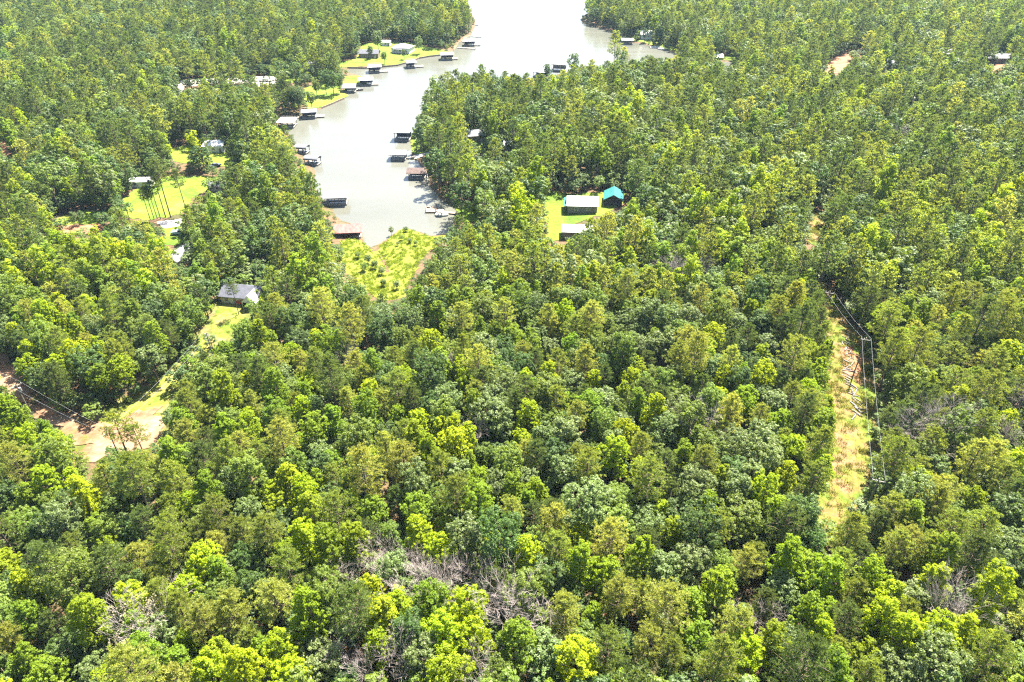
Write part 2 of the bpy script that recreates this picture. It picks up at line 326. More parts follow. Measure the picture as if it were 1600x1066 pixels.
# (name, material, photo outline, keep trees off it in view?, label)
PATCHES = [
 ('lawn', 'lawn', [(528, 106), (530, 97), (556, 92), (566, 70), (590, 64), (622, 66), (650, 68), (672, 74), (700, 80), (690, 86), (655, 91), (640, 97), (622, 102), (592, 105), (545, 106.5)], 1, 'bright lakeside lawn around the grey-roofed white house'),
 ('lawn', 'lawn', [(540, 119), (562, 119), (575, 124), (574, 130), (552, 136), (537, 142), (535, 130)], 1, 'small grassy point between two boathouses'),
 ('lawn', 'lawn', [(474, 138), (500, 130), (530, 133), (534, 146), (544, 148), (537, 154), (520, 161), (503, 168), (480, 170), (476, 155)], .9, 'shaded lawn under lakeside trees'),
 ('lawn', 'lawn', [(420, 108), (450, 104), (470, 112), (505, 116), (508, 124), (480, 128), (440, 130), (418, 122)], .85, 'lawn beside the pale driveway'),
 ('gravel_drive', 'gravel', [(282, 126), (330, 123), (372, 121), (400, 120), (428, 118), (432, 134), (404, 136), (396, 130), (330, 131), (290, 136), (282, 150), (277, 150), (277, 133)], 1, 'pale driveway among the trees behind the west shore'),
 ('lawn', 'lawn', [(206, 300), (232, 288), (258, 276), (300, 276), (346, 277), (352, 292), (320, 300), (300, 312), (296, 330), (262, 340), (225, 345), (190, 338), (190, 318)], .95, 'sunny lawn with tall slim pines'),
 ('lawn', 'lawn', [(85, 342), (130, 328), (175, 330), (188, 342), (150, 350), (100, 352), (84, 352)], .92, 'narrow lawn behind the red clay bank'),
 ('clay_bank', 'clay', [(80, 352), (130, 352), (160, 348), (160, 362), (118, 368), (82, 362)], .9, 'red clay bank by the roadside'),
 ('gravel_drive', 'gravel', [(244, 347), (283, 343), (287, 352), (268, 358), (250, 357)], 1, 'white gravel parking patch'),
 ('lawn', 'lawn', [(250, 358), (285, 354), (292, 372), (276, 386), (258, 384)], .9, 'small lawn beside the parked truck'),
 ('lawn', 'lawn', [(265, 232), (300, 226), (330, 234), (362, 238), (380, 246), (372, 262), (330, 258), (290, 256), (262, 248)], .95, 'lawn beside the white shed'),
 ('clay_bank', 'clay', [(0, 220), (22, 222), (24, 240), (0, 244)], .9, 'pale clay yard at the edge of the forest'),
 ('lawn', 'weedy', [(326, 532), (333, 500), (342, 470), (360, 464), (396, 467), (398, 478), (386, 490), (378, 505), (364, 522), (350, 536)], 1, 'weedy lawn in front of the grey-roofed house'),
 ('grass_track', 'weedy', [(148, 668), (170, 645), (205, 628), (245, 605), (270, 575), (298, 552), (318, 528), (332, 520), (338, 532), (316, 556), (299, 580), (281, 608), (262, 630), (250, 645), (220, 654), (190, 660), (165, 672)], 1, 'grassy track curving up to the house'),
 ('grass_verge', 'verge', [(120, 704), (150, 640), (230, 600), (290, 540), (326, 470), (345, 452), (428, 462), (424, 496), (380, 540), (335, 580), (300, 640), (268, 700), (200, 716)], 0, 'rough verge beside the grassy track'),
 ('dirt_road', 'dirt', [(-40, 520), (4, 540), (30, 590), (70, 625), (110, 652), (150, 662), (190, 655), (215, 640), (245, 640), (246, 690), (210, 700), (165, 694), (120, 690), (85, 672), (40, 640), (0, 600), (-60, 560)], 1, 'pale dirt road bending past the forest edge'),
 ('dirt_patch', 'dirt', [(128, 692), (160, 690), (165, 716), (140, 722), (126, 708)], .8, 'bare dirt patch below the road bend'),
 ('lawn', 'lawn', [(850, 306), (868, 300), (888, 304), (940, 300), (978, 304), (972, 318), (944, 334), (912, 346), (886, 360), (872, 376), (857, 382), (853, 345)], 1, 'bright lawn in front of the white-roofed barn'),
 ('marsh_grass_bed', 'marsh', [(532, 376), (560, 372), (577, 388), (592, 398), (606, 428), (611, 428), (596, 402), (590, 390), (600, 379), (618, 365), (633, 356), (652, 363), (674, 370), (693, 369), (704, 362), (700, 376), (672, 392), (655, 410), (646, 432), (632, 462), (606, 470), (580, 462), (560, 440), (540, 420), (530, 400)], 1, 'sunlit yellow-green marsh at the head of the cove'),
 ('lawn', 'lawn', [(714, 324), (735, 320), (755, 328), (748, 346), (722, 348), (714, 340)], .8, 'small shaded lawn beside the brown dock'),
 ('lawn', 'lawn', [(641, 206), (652, 200), (660, 212), (672, 218), (672, 238), (660, 242), (646, 240), (643, 226)], .8, 'strip of lawn at the tip of the point'),
 ('gravel_path', 'gravel', [(645, 244), (670, 238), (671, 241), (647, 248)], .9, 'pale path from the dock to the trees'),
 ('grass_strip', 'rough_grass', [(1254, 332), (1284, 330), (1286, 345), (1283, 372), (1277, 388), (1266, 384), (1256, 372), (1262, 350)], 1, 'sunlit upper end of the power-line clearing'),
 ('grass_strip', 'rough_grass', [(1275, 438), (1302, 450), (1322, 488), (1345, 530), (1368, 590), (1376, 640), (1372, 710), (1348, 775), (1325, 822), (1290, 830), (1262, 812), (1268, 740), (1284, 660), (1284, 580), (1276, 500)], 0, 'rough grass strip under the power line'),
 ('clay_patch', 'clay', [(1316, 545), (1330, 540), (1345, 566), (1348, 592), (1336, 600), (1322, 580)], 0, 'red clay scar in the power-line clearing'),
 ('clay_field', 'clay', [(1284, 108), (1294, 96), (1318, 84), (1350, 80), (1352, 88), (1330, 94), (1320, 106), (1312, 116), (1290, 114)], 1, 'bare red clay field beyond the forest'),
 ('clay_field', 'clay', [(1550, 102), (1562, 98), (1576, 97), (1568, 112), (1552, 114)], 1, 'small clay yard beside the long roof'),
 ('clay_field', 'clay', [(1372, 108), (1400, 104), (1424, 98), (1480, 92), (1490, 106), (1440, 118), (1380, 122)], .5, 'clay yard around the far houses'),
 ('lawn', 'lawn', [(962, 60), (972, 58), (1000, 58), (1030, 60), (1056, 70), (1060, 82), (1036, 77), (1016, 71), (1000, 66.5), (975, 66)], .8, 'lakeside lawn on the east shore'),
 ('lawn', 'lawn', [(1122, 94), (1130, 88), (1152, 86), (1156, 94), (1140, 96)], .9, 'small lawn at the head of the inlet'),
 ('clay_beach', 'clay', [(708, 78), (716, 66), (724, 58), (735, 54), (734, 60), (722, 66), (716, 76)], .9, 'clay beach on the wooded point'),
 ('lawn', 'lawn', [(876, 122), (888, 116), (908, 114), (916, 124), (905, 132), (884, 132)], .7, 'lawn and drive behind the far docks'),
 ('lawn', 'lawn', [(738, 224), (756, 218), (760, 236), (744, 242)], .9, 'yard below the tan house'),
]
for i, (nm, mk, pix, keep, lab) in enumerate(PATCHES):
    sheet(nm, M[mk], pix, lab, lift=.06 + .012 * (i % 6) + (.08 if mk in ('clay', 'dirt') else 0) - (.045 if mk == 'verge' else 0), wob=2.0 if mk == 'dirt' else 1.0)

# ------------------------------------------------------------------ where trees may not stand in the way
STEP = 2
gx, gy = np.meshgrid(np.arange(-200, 1800, STEP) + 1, np.arange(-60, 1260, STEP) + 1)
gp = np.stack([gx.ravel(), gy.ravel()], 1).astype(float)
BLOCK = np.zeros(len(gp))
BW, BH = gx.shape[1], gx.shape[0]; BLOCKG = BLOCK.reshape(BH, BW)
def block(poly, k=1.0):
    q = np.array(poly, float); i0, i1 = (int(max(0, (v + 60) // STEP)) for v in (q[:, 1].min(), q[:, 1].max() + 4)); j0, j1 = (int(max(0, (v + 200) // STEP)) for v in (q[:, 0].min(), q[:, 0].max() + 4))
    sub = BLOCKG[i0:i1, j0:j1]; m = inside_poly(np.stack([gx[i0:i1, j0:j1].ravel(), gy[i0:i1, j0:j1].ravel()], 1).astype(float), q).reshape(sub.shape); sub[m] = np.maximum(sub[m], k)
for nm, mk, pix, keep, lab in PATCHES:
    if keep: block(pix, keep)
block([(1297, 455), (1303, 462), (1340, 535), (1362, 610), (1366, 690), (1345, 770), (1318, 818), (1299, 812), (1306, 740), (1314, 650), (1308, 570), (1300, 500), (1293, 470)], 1)
VIS_WATER = [(609, 424), (590, 395), (572, 384), (566, 372), (566, 352), (530, 340), (528, 322), (503, 305), (494, 290), (499, 264), (490, 254), (476, 238), (460, 212), (450, 203), (462, 186), (500, 178),
    (522, 164), (545, 150), (556, 138), (578, 131), (574, 120), (545, 112), (541, 107), (592, 106), (622, 103), (655, 92), (690, 87), (712, 76), (742, 50), (744, 34), (733, 12), (725, -40), (918, -40), (910, 26), (912, 37), (958, 51), (972, 66),
    (1016, 71), (1062, 84), (1052, 92), (1000, 92), (950, 100), (905, 100), (880, 112), (835, 120), (800, 120), (742, 110), (700, 118), (672, 132), (658, 154), (650, 180), (634, 206), (638, 250), (664, 264), (666, 290), (680, 304), (708, 325), (704, 358), (674, 366), (632, 352), (592, 384), (596, 402)]
block(VIS_WATER, .985)
for a in ([(516, 345), (569, 345), (569, 378), (516, 378)], [(498, 297), (542, 297), (542, 324), (504, 324)], [(471, 241), (497, 241), (497, 261), (474, 261)], [(459, 226), (478, 226), (478, 243), (462, 243)], [(431, 185), (460, 185), (460, 203), (433, 203)], [(468, 170), (505, 170), (505, 187), (468, 187)],
          [(606, 200), (645, 200), (645, 254), (606, 254)], [(634, 262), (670, 262), (670, 284), (634, 284)], [(666, 322), (714, 322), (714, 340), (666, 340)], [(536, 132), (556, 132), (556, 147), (536, 147)]): block(a, 1)
block([(1112, 89), (1150, 92), (1146, 100), (1116, 98)], .8)

# ------------------------------------------------------------------ houses, sheds, boathouses
def gable(mb, L, W, rise, z, ov=.4, th=.18, half=None):
    """ridge along x; half: -1 front (towards -y) slope only, +1 back only"""
    a, b = L / 2 + ov, W / 2 + ov
    for s in (-1, 1):
        if half and s != half: continue
        e = z - rise * ov / (W / 2)
        p = [(-a, 0, z + rise), (a, 0, z + rise), (a, s * b, e), (-a, s * b, e)]
        mb.poly(p + [(x, y, q - th) for x, y, q in p], [(0, 1, 2, 3), (7, 6, 5, 4), (0, 4, 5, 1), (1, 5, 6, 2), (2, 6, 7, 3), (3, 7, 4, 0)])
    return mb
def hip(mb, L, W, rise, z, ov=.4, th=.15):
    a, b = L / 2 + ov, W / 2 + ov; r = max(a - b, .3)
    e = [(-a, -b, z), (a, -b, z), (a, b, z), (-a, b, z), (-r, 0, z + rise), (r, 0, z + rise)]
    lo = [(x, y, z - th) for x, y, q in e[:4]]
    return mb.poly(e + lo, [(0, 1, 5, 4), (1, 2, 5), (2, 3, 4, 5), (3, 0, 4), (9, 8, 7, 6), (0, 6, 7, 1), (1, 7, 8, 2), (2, 8, 9, 3), (3, 9, 6, 0)])
def house(name, label, px, py, L, W, h, rise, wall, roof, rz=0, kind='gable', roof2=None, wins=3, door=True, cat='house', porch=False):
    c = G(px, py); z0 = c.z - .25
    t = empty(name, (c.x, c.y, z0), rz, label, cat)
    w = MB(); w.box(0, 0, 0, L, W, h)
    if kind == 'gable':
        for s in (-1, 1):
            x = s * (L / 2 - .02); w.poly([(x, -W / 2, h), (x, W / 2, h), (x, 0, h + rise - .12)], [(0, 1, 2)])
    w.build('wall', M[wall], t)
    if kind == 'gable':
        if roof2:
            gable(MB(), L, W, rise, h + .2, half=-1).build('roof_slope', M[roof], t); gable(MB(), L, W, rise, h + .2, half=1).build('roof_slope', M[roof2], t)
        else: gable(MB(), L, W, rise, h + .2).build('roof', M[roof], t)
    elif kind == 'hip': hip(MB(), L, W, rise, h + .17).build('roof', M[roof], t)
    else: MB().box(0, 0, h + .01, L + .8, W + .8, .25).build('roof', M[roof], t)
    for i in range(wins):
        x = -L / 2 + L * (i + .7) / (wins + .4)
        f = MB().box(x, -W / 2 - .03, h * .42, 1.25, .1, 1.2).build('window', M['white'], t)
        MB().box(x, -W / 2 - .075, h * .42 + .1, 1.02, .06, 1.0).build('pane', M['glass'], f)
    if door:
        d = MB().box(L * .33, -W / 2 - .03, .2, 1.0, .1, 2.05).build('door', M['tan' if wall != 'tan' else 'white'], t)
        MB().box(L * .33 + .35, -W / 2 - .1, 1.15, .08, .06, .12).build('handle', M['metal'], d)
    if porch:
        MB().box(-L * .1, -W / 2 - 1.15, .1, L * .5, 2.2, .25).build('porch_deck', M['grey_wood'], t)
        MB().box(-L * .1, -W / 2 - 1.2, h - .25, L * .52, 2.5, .14).build('porch_roof', M[roof], t)
        for k in range(4): MB().box(-L * .1 - L * .24 + L * .16 * k, -W / 2 - 2.2, .35, .14, .14, h - .61).build('post', M['white'], t)
    return t
BLD = []
def bpix(t, r=0): BLD.append(t)
BARN = house('barn', 'white-roofed grey barn with a teal back slope on the bright lawn', 909, 327, 10.6, 7.6, 3.2, 2.0, 'grey_wood', 'whiteroof', R(-3), roof2='tealroof', wins=2, cat='barn')
MB().poly([(-6.6, -3.9, 3.05), (-5.25, -3.9, 3.25), (-5.25, 3.9, 3.25), (-6.6, 3.9, 3.05), (-6.6, -3.9, 2.9), (-5.25, -3.9, 3.1), (-5.25, 3.9, 3.1), (-6.6, 3.9, 2.9)], [(0, 1, 2, 3), (7, 6, 5, 4), (0, 4, 5, 1), (1, 5, 6, 2), (2, 6, 7, 3), (3, 7, 4, 0)]).build('side_roof', M['tealroof'], BARN)
house('shed', 'teal-roofed shed beside the white-roofed barn', 958, 315, 8.0, 6.5, 2.6, 1.8, 'dark', 'tealroof', R(82), wins=1, door=False, cat='shed')
house('carport', 'white flat-roofed carport half hidden by trees below the barn', 902, 368, 10, 5.5, 2.6, .5, 'grey_wood', 'whiteroof', R(-4), kind='flat', wins=0, door=False, cat='carport')
house('garden_shed', 'tiny teal-roofed shed peeking through the trees below the barn', 970, 358, 4, 3, 2.2, 1.0, 'cream', 'tealroof', R(5), wins=1, cat='shed')
hs = house('house', 'grey-roofed cream house with a white front gable beside the weedy lawn', 384, 467, 11.2, 7.0, 2.8, 2.0, 'cream', 'greyroof', R(-9), wins=4)
MB().poly([(2.0, -5.6, 2.6), (6.4, -5.6, 2.6), (4.2, -5.6, 4.9), (2.0, -3.7, 2.6), (6.4, -3.7, 2.6), (4.2, -1.2, 4.9)], [(0, 1, 2), (0, 2, 5, 3), (1, 4, 5, 2), (0, 3, 4, 1)]).build('front_gable', M['white'], hs)
for k in range(3): MB().box(2.2 + 2 * k, -5.5, .1, .16, .16, 2.5).build('porch_post', M['white'], hs)
MB().box(4.2, -4.65, .05, 4.6, 1.9, .3).build('porch_deck', M['grey_wood'], hs)
house('house', 'pale grey-roofed house among lime-green trees below the gravel patch', 282, 408, 8.5, 6.5, 2.7, 1.6, 'white', 'palegrey', R(70), wins=2)
house('shed', 'white metal shed with a white roof among the pines', 339, 234, 8.6, 8.5, 3.2, 1.2, 'white', 'whiteroof', R(4), wins=1, cat='shed')
house('mobile_home', 'white trailer home half hidden behind the lawn pines', 216, 290, 11, 4.5, 2.6, .8, 'white', 'whiteroof', R(5), wins=3)
house('shed', 'low pale shed behind the lawn near the clay yard', 203, 243, 6, 4, 2.4, .9, 'white', 'palegrey', R(10), wins=1, cat='shed')
house('shed', 'small blue-grey roofed shed at the right end of the pine lawn', 342, 296, 6, 4.5, 2.4, 1.0, 'cream', 'palegrey', R(12), wins=1, cat='shed')
house('house', 'white lakeside house with a grey hip roof on the bright lawn', 630, 81, 13.0, 10.5, 3.4, 2.2, 'white', 'palegrey', R(-14), kind='hip', wins=3, porch=True)
house('house', 'brown cottage behind lakeside trees on the bright lawn', 578, 89, 13, 7, 3.0, 1.8, 'tan', 'greyroof', R(-3), wins=3)
house('shed', 'small white outbuilding between the cottage and the lakeside house', 604, 71, 6, 5, 2.6, 1.0, 'white', 'whiteroof', R(-5), wins=1, cat='shed')
house('house', 'white house half hidden by trees behind the grassy point', 486, 112, 8, 7, 5.0, 1.6, 'white', 'palegrey', R(-8), wins=2)
house('camper_trailer', 'white camper parked left of the half-hidden white house', 465, 108, 2.8, 7.5, 2.8, .3, 'white', 'whiteroof', R(-8), kind='flat', wins=1, cat='camper')
house('house', 'tan house with a pale roof among trees on the point', 738, 219, 10.5, 7, 3.2, 1.7, 'tan', 'palegrey', R(14), wins=3)
house('house', 'tall white cottage with a deck among trees on the point', 796, 240, 4.6, 5, 4.6, 1.2, 'white', 'whiteroof', R(6), wins=2)
house('house', 'white house behind lakeside trees on the east shore', 1012, 60, 11, 8, 3.6, 2, 'white', 'whiteroof', R(-5), wins=3)
house('house', 'dark grey house in the clay yard beyond the forest', 1391, 108, 9, 7, 3.6, 1.6, 'dark', 'palegrey', R(8), wins=2)
house('house', 'pale-roofed farmhouse behind the clay yard', 1475, 90, 16, 9, 3.4, 2, 'cream', 'whiteroof', R(-6), wins=4)
house('long_shed', 'long pale-roofed shed above the small clay yard', 1557, 97, 24, 9, 3.4, 1.8, 'grey_wood', 'palegrey', R(-4), wins=3, cat='shed')
house('house', 'white-roofed house half hidden in the forest right of centre', 1420, 165, 13, 8, 3.2, 1.6, 'cream', 'whiteroof', R(-8), wins=3)
house('house', 'lilac-grey house at the edge of the lawn behind the far docks', 907, 121, 6, 5, 3.2, 1.5, 'bluecar', 'palegrey', R(10), wins=2)
block([(878, 294), (988, 294), (984, 320), (936, 332), (880, 332)], 1)
for a in ([(882, 298), (936, 298), (936, 328), (884, 328)], [(940, 297), (978, 297), (970, 314), (944, 314)], [(350, 433), (398, 436), (396, 470), (352, 468)], [(268, 392), (298, 388), (298, 408), (268, 410)],
          [(327, 210), (351, 208), (350, 234), (330, 234)], [(614, 65), (650, 65), (648, 82), (616, 82)], [(728, 200), (754, 200), (752, 218), (728, 220)], [(785, 222), (800, 222), (800, 240), (785, 240)], [(1003, 45), (1020, 45), (1018, 60), (1005, 60)],
          [(1384, 96), (1402, 96), (1400, 108), (1384, 108)], [(1540, 87), (1575, 87), (1574, 98), (1544, 98)], [(564, 80), (600, 80), (596, 90), (566, 90)], [(482, 102), (494, 102), (494, 114), (482, 114)]): block(a, .92)
for a in ([(880, 346), (922, 344), (922, 366), (882, 366)], [(200, 280), (232, 278), (230, 292), (202, 292)], [(1464, 76), (1488, 76), (1486, 90), (1466, 90)], [(1408, 152), (1434, 152), (1432, 164), (1410, 164)], [(966, 346), (976, 346), (976, 356), (966, 356)], [(335, 288), (352, 288), (350, 298), (336, 298)]): block(a, .6)

def boathouse(label, px, py, L, W, h, rise, roof, kind, rz, deck='grey_wood', post='dark', walk=None, group='boathouses along the shore', wallh=0, roof2=None, boat=None, ext=0):
    """px, py: middle of its front edge on the water"""
    x, y = ray_at(px, py, 0)
    ca, sa = math.cos(rz), math.sin(rz); x += -sa * W / 2; y += ca * W / 2
    t = empty('boathouse', (x, y, 0), rz, label, 'boathouse', group)
    d = MB(); fw = 1.1
    d.box(0, -W / 2 + fw / 2, .45, L, fw, .18); d.box(-L / 2 + fw / 2, fw / 2, .452, fw, W - fw, .18); d.box(0, W / 2 - fw / 2, .449, L - 2 * fw, fw, .18); d.box(L / 2 - fw / 2, fw / 2, .451, fw, W - fw, .18)
    d.box(0, -W / 2 + .05, .05, L, .12, .4)
    d.build('deck', M[deck], t)
    if ext: MB().box(L / 2 + ext / 2, -W * .1, .44, ext, W * .6, .18).build('side_deck', M[deck], t)
    for i in range(4):
        for s in (-1, 1):
            MB().box(-L / 2 + .3 + (L - .6) * i / 3, s * (W / 2 - .3), -1.6, .2, .2, h + 1.6).build('post', M[post], t)
    MB().box(0, W / 2 - .12, h - .35, L, .16, .3).build('beam', M[post], t); MB().box(0, -W / 2 + .12, h - .35, L, .16, .3).build('beam', M[post], t)
    if wallh: MB().box(0, W / 2 - .45, .64, L - .8, .12, wallh).build('back_wall', M[post], t)
    if kind == 'gable':
        if roof2: gable(MB(), L, W, rise, h + .1, .6, half=-1).build('roof_slope', M[roof], t); gable(MB(), L, W, rise, h + .1, .6, half=1).build('roof_slope', M[roof2], t)
        else: gable(MB(), L, W, rise, h + .1, .6).build('roof', M[roof], t)
    elif kind == 'hip': hip(MB(), L, W, rise, h + .15, .6).build('roof', M[roof], t)
    elif kind == 'flat':
        MB().box(0, 0, h, L + .8, W + .8, .16).build('roof', M[roof], t)
        for s in (-1, 1): MB().box(0, s * (W / 2 + .2), h + .9, L, .07, .07).build('railing', M['white'], t)
    else:
        m = MB(); n = 8; vs = []
        for i in range(n + 1):
            a = math.pi * i / n
            for s in (-1, 1): vs.append((s * L / 2, -math.cos(a) * (W / 2 + .3), h + math.sin(a) * rise))
        vs += [(x_, y_ * .97, z_ - .1) for x_, y_, z_ in vs]; k = 2 * (n + 1)
        m.poly(vs, [(2 * i, 2 * i + 1, 2 * i + 3, 2 * i + 2) for i in range(n)] + [(k + 2 * i + 2, k + 2 * i + 3, k + 2 * i + 1, k + 2 * i) for i in range(n)] + [(2 * i, 2 * i + 2, k + 2 * i + 2, k + 2 * i) for i in range(n)] + [(2 * i + 3, 2 * i + 1, k + 2 * i + 1, k + 2 * i + 3) for i in range(n)])
        m.build('canopy', M[roof], t)
    if walk:
        g = G(*walk); a = Vector((x, y, .53)); b = Vector((g.x, g.y, max(g.z, .4) + .15)); dd = b - a; q = Vector((dd.x, dd.y)).normalized()
        a = a + Vector((q.x, q.y, 0)) * (min(L, W) / 2 - .2); dd = b - a
        w = MB(); s = Vector((-q.y, q.x, 0)) * .6
        w.poly([a - s, b - s, b + s, a + s] + [v - Vector((0, 0, .15)) for v in (a - s, b - s, b + s, a + s)], [(0, 1, 2, 3), (7, 6, 5, 4), (0, 4, 5, 1), (1, 5, 6, 2), (2, 6, 7, 3), (3, 7, 4, 0)])
        o = w.build('walkway', M[deck], t); o.matrix_parent_inverse = t.matrix_basis.inverted() if False else (Matrix.Translation((x, y, 0)) @ Matrix.Rotation(rz, 4, 'Z')).inverted()
    return t
def boat(label, px, py, L, rz, hull='white', canopy=True, up=0.0, dx=0, dy=0, name='motor_boat'):
    x, y = ray_at(px, py, 0); t = empty(name, (x + dx, y + dy, up), rz, label, 'boat', 'boats on the lake')
    w = L * .2; pr = [(-L / 2, 0), (-L / 2, 1), (L * .1, 1), (L * .36, .68), (L * .5, 0)]
    top = [(-L / 2, -w), (L * .1, -w), (L * .36, -w * .65), (L * .5, 0), (L * .36, w * .65), (L * .1, w), (-L / 2, w)]
    n = len(top); vs = [(a, b, .65) for a, b in top] + [(a * .92, b * .7, -.15) for a, b in top] + [(a * .9, b * .82, .64) for a, b in top] + [(a * .88, b * .78, .3) for a, b in top]
    f = [(i, (i + 1) % n, n + (i + 1) % n, n + i)[::-1] for i in range(n)] + [tuple(range(n, 2 * n))[::-1]]
    f += [(i, (i + 1) % n, 2 * n + (i + 1) % n, 2 * n + i) for i in range(n)] + [(2 * n + i, 2 * n + (i + 1) % n, 3 * n + (i + 1) % n, 3 * n + i) for i in range(n)] + [tuple(range(3 * n, 4 * n))]
    MB().poly(vs, f).build('hull', M[hull], t)
    MB().box(-L * .02, 0, .32, .7, w * 1.0, .75).build('console', M['white'], t)
    MB().box(-L * .3, 0, .32, .5, w * 1.3, .4).build('seat', M['cream'], t)
    MB().box(-L * .53, 0, -.2, .35, .35, 1.1).build('outboard_motor', M['dark'], t)
    if canopy:
        c = MB().box(-L * .1, 0, 1.95, L * .45, w * 1.9, .1).build('canopy', M['white'], t)
        for s in (-1, 1):
            for e in (-.3, .1): MB().box(L * e, s * w * .8, .6, .05, .05, 1.36).build('canopy_post', M['metal'], t)
    return t
boathouse('red-roofed boathouse beside the mouth of the marsh creek', 545, 374, 8.6, 5.6, 2.9, 1.5, 'redroof', 'gable', R(5), walk=(528, 368), roof2='whiteroof', wallh=1.2)
boathouse('grey hip-roofed boathouse on dark posts by the west bank', 525, 322, 8.2, 6.5, 3.2, 1.7, 'palegrey', 'hip', R(6), walk=(500, 320), post='wood')
boathouse('barrel-roofed boat lift, lower of the two on the west bank', 486, 259, 6.4, 4.2, 2.6, 1.0, 'palegrey', 'barrel', R(-12), walk=(470, 256))
boathouse('barrel-roofed boat lift, upper of the two on the west bank', 470, 241, 5.8, 4.0, 2.6, 1.0, 'palegrey', 'barrel', R(-12), walk=(455, 238))
boathouse('bright white flat-roofed boathouse where the west bank turns', 447, 201, 7.8, 7.0, 3.0, .5, 'whiteroof', 'flat', R(0), walk=(434, 190))
boathouse('dark boathouse with a white roof and a long side deck below shade trees', 484, 186, 7.2, 6.0, 3.2, .5, 'palegrey', 'flat', R(14), post='navy', walk=(476, 178), wallh=2.2, ext=4)
boathouse('small gabled boathouse with a rusty pale roof on the grassy point', 546, 145.5, 7.0, 6.0, 3.0, 1.5, 'palegrey', 'gable', R(4), post='grey_wood', walk=(540, 140), wallh=2.2)
boathouse('white-roofed boathouse with a jutting deck at the tip of the grassy point', 571, 134.5, 8.2, 6.5, 3.2, .5, 'whiteroof', 'flat', R(5), post='navy', walk=(566, 126), wallh=1.8, ext=3.5)
boathouse('navy boathouse with a white roof and roof rail in the small bay', 586, 114.5, 7.8, 7.0, 3.6, .5, 'whiteroof', 'flat', R(10), post='navy', walk=(584, 105), wallh=2.4, ext=4.5)
boathouse('white-roofed boathouse off the middle of the bright lawn', 644, 107, 6.0, 7, 3.4, .5, 'whiteroof', 'flat', R(16), post='navy', walk=(640, 97), wallh=2.2, ext=5)
boathouse('white-roofed boathouse at the far end of the bright lawn', 699, 94.5, 8.4, 7, 3.4, .5, 'whiteroof', 'flat', R(6), post='dark', walk=(690, 86), wallh=2.0, ext=3)
boathouse('white-roofed boathouse off the clay beach on the wooded point', 734, 72.5, 8.0, 7, 3.4, .5, 'whiteroof', 'flat', R(4), post='navy', walk=(722, 66), wallh=2.0, ext=4)
boathouse('dark two-deck boathouse at the tip of the point', 628, 221, 7.4, 6.0, 4.0, .5, 'palegrey', 'flat', R(-4), post='navy', deck='grey_wood', walk=(642, 216), wallh=3.0)
boathouse('grey-roofed boathouse with a white boat inside, beside the pale path', 622, 251.5, 6.6, 5.6, 2.9, .9, 'palegrey', 'gable', R(-1), post='dark', walk=(646, 246))
boathouse('brown-roofed boathouse below the point', 651, 280.5, 7.0, 4.6, 2.9, 1.2, 'brownroof', 'gable', R(-1), post='dark', walk=(668, 274), wallh=1.6)
boathouse('pale-roofed boathouse half behind trees on the far side of the point', 842, 122, 8.0, 6.5, 3.4, .5, 'whiteroof', 'flat', R(-20), post='navy', walk=(852, 122), wallh=2)
boathouse('white-roofed boathouse beyond the tall shoreline tree', 872, 112, 9.0, 6.5, 4.4, .5, 'whiteroof', 'flat', R(-12), post='grey_wood', walk=(882, 116), wallh=2)
boathouse('small white boathouse on the east shore lawn', 980, 70, 8, 6, 3.2, .6, 'whiteroof', 'gable', R(-5), post='grey_wood', walk=(982, 66), wallh=1.5)
boathouse('white-roofed boathouse at the head of the inlet', 1119, 97, 7.5, 6, 3.2, 1.2, 'whiteroof', 'gable', R(-4), post='grey_wood', walk=(1124, 94), wallh=1.5)
boat('white boat on the lower barrel-roofed lift', 492, 256, 5.0, R(-12), canopy=False)
boat('white boat on the upper barrel-roofed lift', 475, 238.5, 4.6, R(-12), canopy=False)
boat('white boat inside the grey-roofed boathouse', 622, 248.5, 5.0, R(0), canopy=False)
boat('small dark boat moored beside the gabled boathouse', 562, 141.5, 4.4, R(8), hull='dark', canopy=False)
boat('white pontoon boat with a canopy moored at the brown dock', 691, 337, 4.8, R(-3))
boat('white boat moored below the east shore lawn', 1024, 75, 8, R(-8), canopy=False)
boat('long white boat right of another on the east shore', 1036, 77.5, 7, R(-10), canopy=False)
def dock(label, pts, w=1.6, mat='wood', plat=None):
    a = ray_at(*pts[0], 0); t = empty('dock', (a[0], a[1], 0), 0, label, 'dock', 'open docks')
    ww = [Vector((*ray_at(px, py, 0), .5)) - Vector((a[0], a[1], 0)) for px, py in pts]
    for i, (p, q) in enumerate(zip(ww, ww[1:])):
        d = (q - p).normalized(); s = Vector((-d.y, d.x, 0)) * w / 2; z = Vector((0, 0, .16)); u = Vector((0, 0, .006 * i))
        c = [p - s + u, q - s + u, q + s + u, p + s + u]
        MB().poly(c + [v - z for v in c], [(0, 1, 2, 3), (7, 6, 5, 4), (0, 4, 5, 1), (1, 5, 6, 2), (2, 6, 7, 3), (3, 7, 4, 0)]).build('deck', M[mat], t)
        for k in range(3):
            e = p.lerp(q, k / 2)
            for g in (-1, 1): MB().box(e.x + g * s.x * 1.1, e.y + g * s.y * 1.1, -1.5, .18, .18, 2.3).build('post', M['dark'], t)
    if plat:
        p = ww[0]; MB().box(p.x, p.y, .36, plat[0], plat[1], .17, plat[2]).build('platform', M[mat], t)
        for i, j in ((-1, -1), (1, -1), (1, 1), (-1, 1)): MB().box(p.x + i * plat[0] * .46, p.y + j * plat[1] * .46, -1.5, .2, .2, 2.9).build('post', M['dark'], t)
        MB().box(p.x - plat[0] * .3, p.y + plat[1] * .25, .54, plat[0] * .3, .5, .5).build('bench', M[mat], t)
    return t
